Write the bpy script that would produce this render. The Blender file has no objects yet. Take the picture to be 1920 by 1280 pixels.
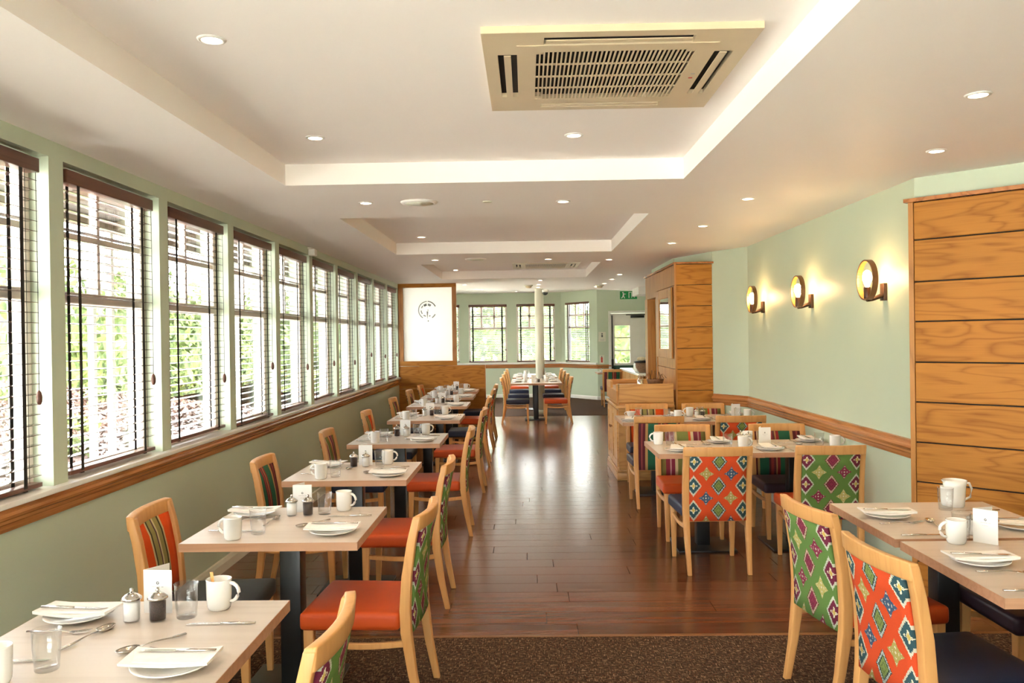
import bpy, bmesh, math, random
from mathutils import Vector, Matrix
random.seed(7)
S = bpy.context.scene
COL = S.collection
R = math.radians

# ------------------------------------------------------------------ camera, sky, sun, exposure
cam_data = bpy.data.cameras.new('camera')
cam_data.sensor_width = 36.0
cam_data.lens = 36.0 * 1550.0 / 1920.0
cam_data.clip_start = 0.02
cam = bpy.data.objects.new('camera', cam_data)
COL.objects.link(cam)
_wx = Vector((0.99974963, -0.01396005, -0.01748705))
_wy = Vector((0.01741648, -0.00516044, 0.999835))
_wz = Vector((-0.01404798, -0.99988924, -0.00491601))
cam.matrix_world = Matrix((
    (_wx.x, -_wx.y, -_wx.z, 0.0),
    (_wy.x, -_wy.y, -_wy.z, 0.0),
    (_wz.x, -_wz.y, -_wz.z, 1.6),
    (0, 0, 0, 1)))
S.camera = cam

world = bpy.data.worlds.new('world')
S.world = world
world.use_nodes = True
SKY_STRENGTH = 10.0
bg = world.node_tree.nodes['Background']
bg.inputs['Color'].default_value = (0.94, 0.98, 1.0, 1)
bg.inputs['Strength'].default_value = SKY_STRENGTH

sun_data = bpy.data.lights.new('sun', 'SUN')
sun_data.energy = 26.0
sun_data.angle = R(1.2)
sun_data.color = (1.0, 0.93, 0.82)
sun = bpy.data.objects.new('sun', sun_data)
COL.objects.link(sun)
sun.rotation_euler = Vector((-0.50, 0.36, -0.74)).to_track_quat('-Z', 'Y').to_euler()

S.view_settings.view_transform = 'Standard'
S.view_settings.look = 'None'
S.view_settings.gamma = 1.0
S.view_settings.use_curve_mapping = False
S.view_settings.exposure = 1.03
S.cycles.transparent_max_bounces = 40
S.cycles.max_bounces = 14
S.cycles.diffuse_bounces = 7
SPOT_W = 12.0

# ------------------------------------------------------------------ materials
MATS = {}


class NT:
    """small helper for building node trees"""
    def __init__(self, name):
        self.m = bpy.data.materials.new(name)
        self.m.use_nodes = True
        self.t = self.m.node_tree
        self.b = self.t.nodes['Principled BSDF']
        self.out = self.t.nodes['Material Output']
        MATS[name] = self.m

    def n(self, kind, **kw):
        nd = self.t.nodes.new(kind)
        for k, v in kw.items():
            setattr(nd, k, v)
        return nd

    def link(self, a, b):
        self.t.links.new(a, b)

    def put(self, sock, v):
        if hasattr(v, 'is_linked'):
            self.link(v, sock)
        else:
            sock.default_value = v

    def math(self, op, a, b=0.0, c=0.0):
        nd = self.n('ShaderNodeMath', operation=op)
        self.put(nd.inputs[0], a)
        self.put(nd.inputs[1], b)
        self.put(nd.inputs[2], c)
        return nd.outputs[0]

    def mix(self, fac, a, b):
        nd = self.n('ShaderNodeMix', data_type='RGBA')
        self.put(nd.inputs[0], fac)
        self.put(nd.inputs[6], a)
        self.put(nd.inputs[7], b)
        return nd.outputs[2]

    def ramp(self, fac, stops, constant=False):
        nd = self.n('ShaderNodeValToRGB')
        cr = nd.color_ramp
        cr.interpolation = 'CONSTANT' if constant else 'LINEAR'
        while len(cr.elements) > 1:
            cr.elements.remove(cr.elements[-1])
        cr.elements[0].position = stops[0][0]
        cr.elements[0].color = (*stops[0][1], 1)
        for p, c in stops[1:]:
            e = cr.elements.new(p)
            e.color = (*c, 1)
        self.put(nd.inputs[0], fac)
        return nd.outputs[0]

    def obj(self):
        return self.n('ShaderNodeTexCoord').outputs['Object']

    def xyz(self, v):
        nd = self.n('ShaderNodeSeparateXYZ')
        self.link(v, nd.inputs[0])
        return nd.outputs

    def mapping(self, v, scale=(1, 1, 1), loc=(0, 0, 0)):
        nd = self.n('ShaderNodeMapping')
        self.link(v, nd.inputs[0])
        nd.inputs['Scale'].default_value = scale
        self.put(nd.inputs['Location'], loc)
        return nd.outputs[0]

    def noise(self, v, scale, detail=2.0, rough=0.5, dist=0.0):
        nd = self.n('ShaderNodeTexNoise')
        self.link(v, nd.inputs['Vector'])
        nd.inputs['Scale'].default_value = scale
        nd.inputs['Detail'].default_value = detail
        nd.inputs['Roughness'].default_value = rough
        nd.inputs['Distortion'].default_value = dist
        return nd.outputs[0]

    def bump(self, h, strength=0.2, dist=0.002):
        nd = self.n('ShaderNodeBump')
        nd.inputs['Strength'].default_value = strength
        nd.inputs['Distance'].default_value = dist
        self.link(h, nd.inputs['Height'])
        self.link(nd.outputs[0], self.b.inputs['Normal'])

    def set(self, color=None, rough=0.5, metal=0.0, spec=0.5, coat=0.0):
        if color is not None:
            if isinstance(color, tuple):
                color = (*color, 1)
            self.put(self.b.inputs['Base Color'], color)
        self.put(self.b.inputs['Roughness'], rough)
        self.b.inputs['Metallic'].default_value = metal
        self.b.inputs['Specular IOR Level'].default_value = spec
        if coat:
            self.b.inputs['Coat Weight'].default_value = coat
            self.b.inputs['Coat Roughness'].default_value = 0.12
        return self.m


def plain(name, color, rough=0.5, metal=0.0, spec=0.5, var=0.04, scale=6.0, coat=0.0):
    """flat colour with a very slight procedural mottling"""
    t = NT(name)
    nz = t.noise(t.obj(), scale, 3.0)
    a = tuple(max(0.0, c * (1 - var)) for c in color)
    b = tuple(min(1.0, c * (1 + var)) for c in color)
    t.set(t.ramp(nz, [(0.3, a), (0.7, b)]), rough, metal, spec, coat)
    return t.m


def wood(name, light, dark, along='X', rings=9.0, stretch=0.10, scale=7.0, rough=0.42, rnd=True, contrast=1.0,
         spec=0.4, bump=0.12, tone=0.18, coat=0.0):
    """contour lines of stretched noise: cathedral grain running along one object axis"""
    t = NT(name)
    o = t.obj()
    sc = {'X': (stretch, 1, 1), 'Y': (1, stretch, 1), 'Z': (1, 1, stretch)}[along]
    oi = t.n('ShaderNodeObjectInfo')
    if rnd:
        cmb = t.n('ShaderNodeCombineXYZ')
        t.link(t.math('MULTIPLY', oi.outputs['Random'], 37.0), cmb.inputs[0])
        t.link(t.math('MULTIPLY', oi.outputs['Random'], 91.0), cmb.inputs[1])
        t.link(t.math('MULTIPLY', oi.outputs['Random'], 53.0), cmb.inputs[2])
        v = t.mapping(o, sc, cmb.outputs[0])
    else:
        v = t.mapping(o, sc)
    base = t.noise(v, scale, 2.0, 0.45, 0.35)
    f = t.math('FRACT', t.math('MULTIPLY', base, rings))
    tri = t.math('ABSOLUTE', t.math('SUBTRACT', f, 0.5))
    line = t.math('POWER', t.math('MULTIPLY', tri, 2.0), 2.2)
    sc2 = tuple(c if c < 1 else 14.0 for c in sc)
    fine = t.noise(t.mapping(v, tuple(1 if c < 1 else 14.0 for c in sc)), scale * 2.2, 3.0, 0.6)
    fac = t.math('ADD', t.math('MULTIPLY', line, 0.62 * contrast), t.math('MULTIPLY', t.math('SUBTRACT', fine, 0.5), 0.9 * contrast))
    fac = t.math('ADD', fac, t.math('MULTIPLY', t.math('SUBTRACT', oi.outputs['Random'], 0.5), tone * 2 if rnd else 0.0))
    nd = t.n('ShaderNodeClamp')
    t.link(fac, nd.inputs[0])
    col = t.mix(nd.outputs[0], (*light, 1), (*dark, 1))
    t.set(col, rough, 0.0, spec, coat)
    if bump:
        t.bump(fine, bump, 0.001)
    return t.m


def emit(name, color, strength):
    t = NT(name)
    t.set((0, 0, 0), 0.5)
    t.b.inputs['Emission Color'].default_value = (*color, 1)
    t.b.inputs['Emission Strength'].default_value = strength
    return t.m


def thin_glass(name, tint=(1, 1, 1), reflect=1.0, base=0.03):
    t = NT(name)
    tr = t.n('ShaderNodeBsdfTransparent')
    tr.inputs[0].default_value = (*tint, 1)
    gl = t.n('ShaderNodeBsdfGlossy')
    gl.inputs['Roughness'].default_value = 0.02
    lw = t.n('ShaderNodeLayerWeight')
    lw.inputs['Blend'].default_value = 0.5
    fac = t.math('ADD', t.math('MULTIPLY', t.math('POWER', lw.outputs['Facing'], 2.5), reflect), base)
    nd = t.n('ShaderNodeClamp')
    t.link(fac, nd.inputs[0])
    mx = t.n('ShaderNodeMixShader')
    t.link(nd.outputs[0], mx.inputs[0])
    t.link(tr.outputs[0], mx.inputs[1])
    t.link(gl.outputs[0], mx.inputs[2])
    t.link(mx.outputs[0], t.out.inputs[0])
    return t.m


plain('green_paint', (0.545, 0.615, 0.475), 0.45, spec=0.35, var=0.02, scale=1.5)
plain('ceiling_paint', (0.945, 0.895, 0.85), 0.5, spec=0.22, var=0.012, scale=1.2)
plain('white_gloss', (0.82, 0.80, 0.76), 0.28, var=0.02)
plain('frame_white', (0.84, 0.75, 0.69), 0.35, var=0.03)
plain('cream_plastic', (0.66, 0.54, 0.36), 0.35, var=0.02)
plain('cream_paint', (0.72, 0.70, 0.58), 0.4, var=0.02)
plain('black_metal', (0.012, 0.013, 0.014), 0.32, var=0.1)
plain('dark_void', (0.015, 0.012, 0.010), 0.8)
plain('dark_tape', (0.02, 0.016, 0.014), 0.75)
plain('bronze', (0.26, 0.125, 0.055), 0.38, metal=0.6, var=0.15)
plain('dark_bronze', (0.07, 0.035, 0.02), 0.4, metal=0.5, var=0.15)
plain('copper_inner', (0.70, 0.33, 0.10), 0.3, metal=0.7, var=0.1)
plain('steel', (0.62, 0.59, 0.55), 0.16, metal=1.0, var=0.03)
plain('china', (0.86, 0.84, 0.80), 0.14, var=0.01, coat=0.4)
plain('paper', (0.86, 0.84, 0.81), 0.7, var=0.015)
plain('napkin_linen', (0.86, 0.82, 0.76), 0.85, var=0.03, scale=60)
plain('print_grey', (0.10, 0.10, 0.10), 0.6)
plain('print_light', (0.50, 0.49, 0.48), 0.6)
plain('etched_grey', (0.26, 0.27, 0.28), 0.4)
plain('salt', (0.88, 0.86, 0.84), 0.8, var=0.03, scale=400)
plain('door_paint', (0.86, 0.81, 0.75), 0.35, var=0.02)
plain('door_green', (0.03, 0.085, 0.06), 0.4)
plain('sign_green', (0.0, 0.30, 0.06), 0.4)
plain('sign_red', (0.55, 0.05, 0.03), 0.45)
plain('orange_leather', (0.56, 0.072, 0.012), 0.42, var=0.08, scale=5, spec=0.3)
plain('navy_leather', (0.022, 0.028, 0.058), 0.42, var=0.12, scale=5, spec=0.3)
plain('plum_leather', (0.030, 0.016, 0.026), 0.42, var=0.12, scale=5, spec=0.3)
plain('slate_leather', (0.045, 0.055, 0.065), 0.42, var=0.1, scale=5, spec=0.3)
plain('basket', (0.20, 0.10, 0.05), 0.7, var=0.3, scale=40)
plain('wine_red', (0.25, 0.02, 0.02), 0.5)
plain('paving', (0.90, 0.86, 0.80), 0.8, var=0.1, scale=2)
plain('outdoor_white', (0.50, 0.47, 0.44), 0.5)
plain('canopy_board', (0.20, 0.165, 0.15), 0.6)
plain('tarmac', (0.22, 0.22, 0.22), 0.8, var=0.15, scale=3)
plain('bark', (0.09, 0.06, 0.04), 0.9, var=0.3, scale=20)
plain('fascia_brown', (0.13, 0.09, 0.06), 0.6)
plain('hill_green', (0.10, 0.17, 0.05), 0.9, var=0.5, scale=0.6)

wood('oak', (0.49, 0.205, 0.036), (0.27, 0.090, 0.013), 'X', rings=8, stretch=0.15, scale=8.5, rough=0.5, tone=0.08, contrast=1.05, spec=0.2)
wood('oak_trim', (0.50, 0.20, 0.065), (0.27, 0.088, 0.024), 'Y', rings=6, stretch=0.06, scale=9.0, rough=0.26, rnd=False, coat=0.25)
wood('oak_vertical', (0.50, 0.22, 0.055), (0.31, 0.11, 0.022), 'Z', rings=6, stretch=0.12, scale=7.0, rough=0.35)
wood('pine', (0.66, 0.36, 0.12), (0.42, 0.18, 0.05), 'X', rings=7, stretch=0.15, scale=7.0, rough=0.35, tone=0.1)
wood('beech', (0.70, 0.36, 0.125), (0.56, 0.25, 0.075), 'Z', rings=4, stretch=0.08, scale=14, rough=0.36, contrast=0.7, bump=0.04, tone=0.05)
wood('blind_wood', (0.17, 0.105, 0.088), (0.11, 0.068, 0.056), 'X', rings=5, stretch=0.03, scale=12, rough=0.22, spec=0.9, coat=0.8, contrast=0.8, bump=0.0)
wood('blind_head', (0.15, 0.058, 0.038), (0.085, 0.032, 0.022), 'X', rings=5, stretch=0.03, scale=12, rough=0.35, contrast=0.8, bump=0.0)
wood('table_ply', (0.62, 0.53, 0.45), (0.50, 0.41, 0.335), 'X', rings=5, stretch=0.05, scale=8, rough=0.30, contrast=0.6, bump=0.03, tone=0.04)
wood('table_edge_shaded', (0.56, 0.31, 0.18), (0.40, 0.20, 0.105), 'X', rings=4, stretch=0.04, scale=20, rough=0.4, contrast=0.7, bump=0.0, tone=0.03)
wood('walnut_floor', (0.165, 0.062, 0.030), (0.045, 0.017, 0.010), 'X', rings=5, stretch=0.05, scale=8, rough=0.20, contrast=1.0, bump=0.10, spec=0.55, tone=0.34)
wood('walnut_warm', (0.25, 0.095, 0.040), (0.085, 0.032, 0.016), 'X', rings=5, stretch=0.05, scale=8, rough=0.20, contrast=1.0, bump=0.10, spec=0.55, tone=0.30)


def make_peppercorn():
    t = NT('peppercorns')
    vo = t.n('ShaderNodeTexVoronoi')
    t.link(t.obj(), vo.inputs['Vector'])
    vo.inputs['Scale'].default_value = 260
    t.set(t.ramp(vo.outputs['Distance'], [(0.0, (0.12, 0.07, 0.05)), (0.5, (0.03, 0.018, 0.015))]), 0.6)


make_peppercorn()


def make_carpet():
    t = NT('carpet_tweed')
    o = t.obj()
    a = t.noise(t.mapping(o, (150, 34, 1)), 1.0, 1.0, 0.5)
    b = t.noise(t.mapping(o, (34, 150, 1)), 1.0, 1.0, 0.5)
    c = t.noise(t.mapping(o, (90, 60, 1)), 1.0, 2.0, 0.6)
    mx = t.math('MAXIMUM', a, b)
    col = t.ramp(mx, [(0.44, (0.030, 0.019, 0.014)), (0.58, (0.075, 0.045, 0.030)), (0.66, (0.17, 0.105, 0.065)), (0.74, (0.36, 0.25, 0.16))])
    red = t.ramp(c, [(0.58, (0, 0, 0)), (0.70, (1, 1, 1))])
    col = t.mix(t.math('MULTIPLY', red, 0.55), col, (0.20, 0.055, 0.025, 1))
    t.set(col, 0.95, 0.0, 0.1)
    t.bump(mx, 0.5, 0.004)


make_carpet()


def make_leaf(name, a, b):
    t = NT(name)
    nz = t.noise(t.obj(), 3.0, 3.0)
    t.set(t.ramp(nz, [(0.35, a), (0.65, b)]), 0.7)


make_leaf('leaf_green', (0.030, 0.055, 0.012), (0.10, 0.14, 0.035))
make_leaf('leaf_light', (0.055, 0.085, 0.018), (0.13, 0.17, 0.045))
make_leaf('mulch', (0.045, 0.024, 0.018), (0.10, 0.058, 0.045))
make_leaf('lawn', (0.08, 0.13, 0.03), (0.15, 0.20, 0.05))

STRIPES = {
    # half-width patterns of the fabric, mirrored about its centre: (position 0..1 over one repeat, colour)
    'stripe_orange': [(0.0, (0.75, 0.085, 0.012)), (0.24, (0.55, 0.42, 0.22)), (0.28, (0.06, 0.055, 0.03)), (0.32, (0.30, 0.27, 0.10)),
                      (0.42, (0.60, 0.52, 0.30)), (0.46, (0.10, 0.05, 0.07)), (0.49, (0.30, 0.27, 0.10)), (0.60, (0.06, 0.055, 0.03)),
                      (0.64, (0.60, 0.50, 0.28)), (0.68, (0.75, 0.085, 0.012)), (0.96, (0.25, 0.07, 0.03))],
    'stripe_green': [(0.0, (0.10, 0.018, 0.028)), (0.06, (0.30, 0.06, 0.06)), (0.09, (0.12, 0.02, 0.03)), (0.16, (0.52, 0.30, 0.12)), (0.22, (0.02, 0.13, 0.075)),
                     (0.46, (0.30, 0.028, 0.035)), (0.52, (0.55, 0.32, 0.13)), (0.55, (0.13, 0.03, 0.04)), (0.60, (0.34, 0.05, 0.05)),
                     (0.66, (0.10, 0.02, 0.03)), (0.70, (0.02, 0.13, 0.075)), (0.90, (0.50, 0.28, 0.12)), (0.95, (0.12, 0.02, 0.03))],
    'stripe_olive': [(0.0, (0.17, 0.16, 0.05)), (0.10, (0.26, 0.03, 0.05)), (0.14, (0.46, 0.22, 0.22)), (0.17, (0.20, 0.03, 0.05)), (0.26, (0.62, 0.50, 0.30)),
                     (0.32, (0.70, 0.10, 0.03)), (0.37, (0.20, 0.23, 0.07)), (0.62, (0.64, 0.52, 0.30)), (0.68, (0.24, 0.03, 0.06)),
                     (0.76, (0.50, 0.28, 0.27)), (0.79, (0.24, 0.03, 0.05)), (0.88, (0.20, 0.17, 0.05))],
}


def make_stripe(name, stops):
    t = NT(name)
    o = t.xyz(t.obj())
    u = t.math('FRACT', t.math('ADD', t.math('MULTIPLY', o[0], 1 / 0.38), 0.5))
    c = t.ramp(u, stops, True)
    weave = t.noise(t.mapping(t.obj(), (300, 300, 300)), 1.0, 1.0)
    c = t.mix(t.math('MULTIPLY', weave, 0.25), c, (0.03, 0.02, 0.01, 1))
    t.set(c, 0.85, 0.0, 0.2)


for k, v in STRIPES.items():
    make_stripe(k, v)


def make_ikat(name, ground, outline, ring, core, cross_a, cross_b, shield, shield_edge):
    """woven lattice print: nested stepped diamonds, shield medallions and dotted crosses"""
    t = NT(name)
    o = t.xyz(t.obj())
    px = 0.0036

    def snap(v):
        return t.math('MULTIPLY', t.math('FLOOR', t.math('DIVIDE', v, px)), px)
    x, z = snap(o[0]), snap(t.math('SUBTRACT', o[2], 0.59))
    cw, ch = 0.165, 0.166

    def cell(v, size, off):
        q = t.math('ADD', t.math('DIVIDE', v, size), off)
        f = t.math('SUBTRACT', t.math('FRACT', q), 0.5)
        return f, t.math('FLOOR', q)
    fx, ix = cell(x, cw, 0.5)
    fz, iz = cell(z, ch, 0.5)
    ax, az = t.math('ABSOLUTE', fx), t.math('ABSOLUTE', fz)
    odd = t.math('ABSOLUTE', t.math('MODULO', ix, 2.0))
    oddz = t.math('ABSOLUTE', t.math('MODULO', iz, 2.0))
    d = t.math('ADD', t.math('MULTIPLY', ax, 1.12), t.math('MULTIPLY', az, 0.86))
    wob = t.math('MULTIPLY', t.math('ABSOLUTE', t.math('SINE', t.math('MULTIPLY', t.math('SUBTRACT', ax, az), 40.0))), 0.030)
    dd = t.math('SUBTRACT', d, wob)
    dia = t.ramp(dd, [(0.0, core), (0.06, (core[0] * .6, core[1] * .6, core[2] * .6)), (0.10, core), (0.185, outline), (0.235, ring), (0.30, outline), (0.33, ground)], True)
    shi = t.ramp(dd, [(0.0, (0.60, 0.42, 0.10)), (0.05, (0.75, 0.68, 0.5)), (0.085, shield), (0.27, shield_edge), (0.345, ground)], True)
    dots = t.math('LESS_THAN', t.math('ABSOLUTE', t.math('SUBTRACT', t.math('ADD', ax, az), 0.13)), 0.022)
    axis = t.math('LESS_THAN', t.math('MINIMUM', ax, az), 0.03)
    shi = t.mix(t.math('MULTIPLY', dots, axis), shi, (0.75, 0.68, 0.48, 1))
    main = t.mix(odd, dia, shi)
    # half-offset crosses
    gx, jx = cell(x, cw, 0.0)
    gz, jz = cell(z, ch, 0.0)
    bx, bz = t.math('ABSOLUTE', gx), t.math('ABSOLUTE', gz)
    arm = t.math('ADD', t.math('MULTIPLY', t.math('MAXIMUM', bx, bz), 1.0), t.math('MULTIPLY', t.math('MINIMUM', bx, bz), 1.7))
    cr = t.ramp(arm, [(0.0, (0.7, 0.62, 0.42)), (0.03, cross_a), (0.30, ground)], True)
    cr2 = t.ramp(arm, [(0.0, (0.12, 0.10, 0.06)), (0.03, cross_b), (0.30, ground)], True)
    crs = t.mix(t.math('ABSOLUTE', t.math('MODULO', t.math('ADD', jx, jz), 2.0)), cr, cr2)
    spots = t.math('LESS_THAN', t.math('FRACT', t.math('MULTIPLY', t.math('ADD', bx, bz), 9.0)), 0.25)
    spots2 = t.math('LESS_THAN', t.math('FRACT', t.math('MULTIPLY', bx, 11.0)), 0.4)
    incross = t.math('LESS_THAN', arm, 0.28)
    crs = t.mix(t.math('MULTIPLY', t.math('MULTIPLY', spots, spots2), incross), crs, (0.72, 0.66, 0.52, 1))
    use_cross = t.math('LESS_THAN', arm, 0.30)
    edge = t.math('GREATER_THAN', dd, 0.345)
    col = t.mix(t.math('MULTIPLY', use_cross, edge), main, crs)
    weave = t.noise(t.mapping(t.obj(), (260, 260, 260)), 1.0, 1.0)
    col = t.mix(t.math('MULTIPLY', weave, 0.22), col, (0.05, 0.03, 0.02, 1))
    t.set(col, 0.85, 0.0, 0.2)


make_ikat('ikat_orange', (0.68, 0.075, 0.018), (0.02, 0.04, 0.03), (0.42, 0.48, 0.46), (0.20, 0.26, 0.07), (0.055, 0.10, 0.17),
          (0.42, 0.34, 0.10), (0.03, 0.085, 0.10), (0.62, 0.58, 0.44))
make_ikat('ikat_green', (0.125, 0.235, 0.055), (0.16, 0.02, 0.03), (0.62, 0.45, 0.34), (0.26, 0.03, 0.07), (0.26, 0.03, 0.07),
          (0.50, 0.42, 0.14), (0.17, 0.02, 0.05), (0.58, 0.60, 0.46))

emit('lamp_glow', (1.0, 0.80, 0.55), 14.0)
emit('bulb_glow', (1.0, 0.62, 0.28), 45.0)
thin_glass('pane_glass', (0.97, 0.98, 0.97), 0.6, 0.01)
thin_glass('tumbler_glass', (0.97, 0.975, 0.975), 0.6, 0.05)


def make_frosted():
    t = NT('frosted_glass')
    tl = t.n('ShaderNodeBsdfTranslucent')
    tl.inputs[0].default_value = (0.97, 0.98, 0.98, 1)
    df = t.n('ShaderNodeBsdfDiffuse')
    df.inputs[0].default_value = (0.9, 0.9, 0.9, 1)
    mx = t.n('ShaderNodeMixShader')
    mx.inputs[0].default_value = 0.2
    t.link(tl.outputs[0], mx.inputs[1])
    t.link(df.outputs[0], mx.inputs[2])
    t.link(mx.outputs[0], t.out.inputs[0])


make_frosted()


def make_mirror():
    t = NT('mirror_silver')
    t.set((0.82, 0.84, 0.83), 0.03, 1.0)


make_mirror()
M = MATS


# ------------------------------------------------------------------ mesh helpers
class MB:
    def __init__(self):
        self.v, self.f, self.s = [], [], []

    def add(self, verts, faces, smooth=False):
        o = len(self.v)
        self.v += [tuple(p) for p in verts]
        self.f += [tuple(i + o for i in fc) for fc in faces]
        self.s += [smooth] * len(faces)
        return self

    def hexa(self, p):
        return self.add(p, [(0, 3, 2, 1), (4, 5, 6, 7), (0, 1, 5, 4), (1, 2, 6, 5), (2, 3, 7, 6), (3, 0, 4, 7)])

    def box(self, x0, x1, y0, y1, z0, z1):
        return self.hexa([(x0, y0, z0), (x1, y0, z0), (x1, y1, z0), (x0, y1, z0), (x0, y0, z1), (x1, y0, z1), (x1, y1, z1), (x0, y1, z1)])

    def loft(self, rings, caps=True, smooth=False, closed=False):
        n = len(rings[0])
        vs = [p for r in rings for p in r]
        fs = []
        m = len(rings)
        for i in range(m if closed else m - 1):
            a, b = i * n, ((i + 1) % m) * n
            for j in range(n):
                k = (j + 1) % n
                fs.append((a + j, a + k, b + k, b + j))
        self.add(vs, fs, smooth)
        if caps and not closed:
            o = len(self.v) - len(vs)
            self.f.append(tuple(o + j for j in reversed(range(n))))
            self.s.append(False)
            self.f.append(tuple(o + (m - 1) * n + j for j in range(n)))
            self.s.append(False)
        return self

    def lathe(self, prof, seg=20, c=(0, 0), smooth=True, caps=True):
        rings = [[(c[0] + r * math.cos(2 * math.pi * j / seg), c[1] + r * math.sin(2 * math.pi * j / seg), z) for j in range(seg)] for r, z in prof]
        return self.loft(rings, caps, smooth)

    def tube(self, pts, r, seg=8, smooth=True, flat=None):
        pts = [Vector(p) for p in pts]
        rings = []
        for i, p in enumerate(pts):
            d = (pts[min(i + 1, len(pts) - 1)] - pts[max(i - 1, 0)]).normalized()
            up = Vector((0, 0, 1)) if abs(d.z) < 0.9 else Vector((1, 0, 0))
            u = d.cross(up).normalized()
            w = u.cross(d)
            rr = r[i] if isinstance(r, (list, tuple)) else r
            fy = flat[i] if isinstance(flat, (list, tuple)) else (flat or 1.0)
            rings.append([p + u * rr * math.cos(2 * math.pi * j / seg) + w * rr * fy * math.sin(2 * math.pi * j / seg) for j in range(seg)])
        return self.loft(rings, True, smooth)

    def prism(self, prof, a, b):
        """profile of (u, z) points swept in a straight line from a to b; u is measured to the right of the direction"""
        a, b = Vector(a), Vector(b)
        d = (b - a).normalized()
        right = Vector((d.y, -d.x, 0))
        return self.loft([[a + right * u + Vector((0, 0, z)) for u, z in prof], [b + right * u + Vector((0, 0, z)) for u, z in prof]])

    def mesh(self, name, mat=None, bevel=0.0, seg=2, smooth_angle=None):
        me = bpy.data.meshes.new(name)
        me.from_pydata(self.v, [], self.f)
        me.polygons.foreach_set('use_smooth', self.s)
        bm = bmesh.new()
        bm.from_mesh(me)
        bmesh.ops.recalc_face_normals(bm, faces=bm.faces)
        if bevel:
            es = [e for e in bm.edges if len(e.link_faces) == 2 and e.calc_face_angle(0) > 0.6]
            bmesh.ops.bevel(bm, geom=es, offset=bevel, segments=seg, affect='EDGES', profile=0.6, clamp_overlap=True)
            if seg > 1:
                for f in bm.faces:
                    f.smooth = True
        bm.to_mesh(me)
        bm.free()
        if mat:
            me.materials.append(M[mat])
        return me

    def build(self, name, mat, parent=None, bevel=0.0, seg=2, loc=None, rotz=0.0):
        return link(name, self.mesh(name, mat, bevel, seg), parent, loc, rotz)


def link(name, me, parent=None, loc=None, rotz=0.0):
    o = bpy.data.objects.new(name, me)
    COL.objects.link(o)
    if parent:
        o.parent = parent
    if loc:
        o.location = loc
    if rotz:
        o.rotation_euler = (0, 0, rotz)
    return o


def tag(o, label, cat, group=None, kind=None):
    o['label'] = label
    o['category'] = cat
    if group:
        o['group'] = group
    if kind:
        o['kind'] = kind
    return o


def structure(o):
    o['kind'] = 'structure'
    return o


def thing(name, label, cat, loc=(0, 0, 0), rotz=0.0, group=None):
    o = bpy.data.objects.new(name, None)
    o.empty_display_size = 0.1
    COL.objects.link(o)
    o.location = loc
    o.rotation_euler = (0, 0, rotz)
    return tag(o, label, cat, group)


def dup(root, loc, rotz=0.0, label=None, group=None):
    r = root.copy()
    COL.objects.link(r)
    r.location = loc
    r.rotation_euler = (0, 0, rotz)
    if label:
        r['label'] = label
    if group:
        r['group'] = group
    for ch in list(root.children):
        c = ch.copy()
        COL.objects.link(c)
        c.parent = r
        for g in list(ch.children):
            d = g.copy()
            COL.objects.link(d)
            d.parent = c
    return r


def bow(n, w):
    return [-w + 2 * w * i / n for i in range(n + 1)]


# ------------------------------------------------------------------ room shell
XL, XR = -2.14, 2.335
ZC, ZK, ZB = 2.52, 2.645, 2.78      # main ceiling, coffer ceiling, bay ceiling
YBACK = 22.0
WIN_W, WIN_P = 1.0, 1.117
WIN_Z0, WIN_Z1 = 0.95, 2.445
WIN_Y = [3.805 + WIN_P * (i - 2) for i in range(-3, 11)]   # left edges; the ones below 2 lie beside and behind the camera

# floor: boards in the middle, carpet at both ends
fl = MB().box(-2.4, 4.2, -2.6, 22.4, -0.08, -0.012).build('floor', 'dark_void')
structure(fl)
random.seed(11)
row_h, y = 0.19, 4.42
plank_len = 1.55
cache = {}
row = 0
while y < 16.6:
    x = -2.14 - random.uniform(0, plank_len)
    y1 = min(y + row_h, 16.75)
    while x < 2.5:
        x0, x1 = max(x, -2.14), min(x + plank_len, 2.5)
        if x1 - x0 > 0.05:
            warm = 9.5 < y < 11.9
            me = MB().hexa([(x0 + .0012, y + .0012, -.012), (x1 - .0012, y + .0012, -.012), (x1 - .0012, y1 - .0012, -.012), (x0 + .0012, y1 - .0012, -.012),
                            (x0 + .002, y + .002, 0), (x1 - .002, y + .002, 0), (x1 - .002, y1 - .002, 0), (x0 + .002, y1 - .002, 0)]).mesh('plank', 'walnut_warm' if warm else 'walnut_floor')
            link('plank', me, fl)
        x += plank_len
    y = y1
    row += 1
MB().box(2.5, 4.0, 4.42, 16.75, -0.012, 0.0).build('floor_infill', 'walnut_floor', fl)
structure(MB().box(-2.4, 4.2, -2.6, 4.40, -0.012, 0.004).build('floor_carpet_near', 'carpet_tweed'))
structure(MB().box(-2.9, 4.2, 16.77, 22.3, -0.012, 0.004).build('floor_carpet_far', 'carpet_tweed'))
structure(MB().prism([(-.02, 0), (.02, 0), (.014, .006), (-.014, .006)], (-2.14, 4.41, 0), (3.0, 4.41, 0)).build('trim_1', 'bronze'))

# ceiling with three recessed coffers and a curved far edge
COF = [(-1.418, 0.938, -0.9, 4.89), (-1.405, 0.936, 6.25, 9.0), (-1.30, 0.936, 10.27, 12.87)]
cb = MB()


def quad(x0, x1, y0, y1, z):
    cb.add([(x0, y0, z), (x1, y0, z), (x1, y1, z), (x0, y1, z)], [(0, 1, 2, 3)])


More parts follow.
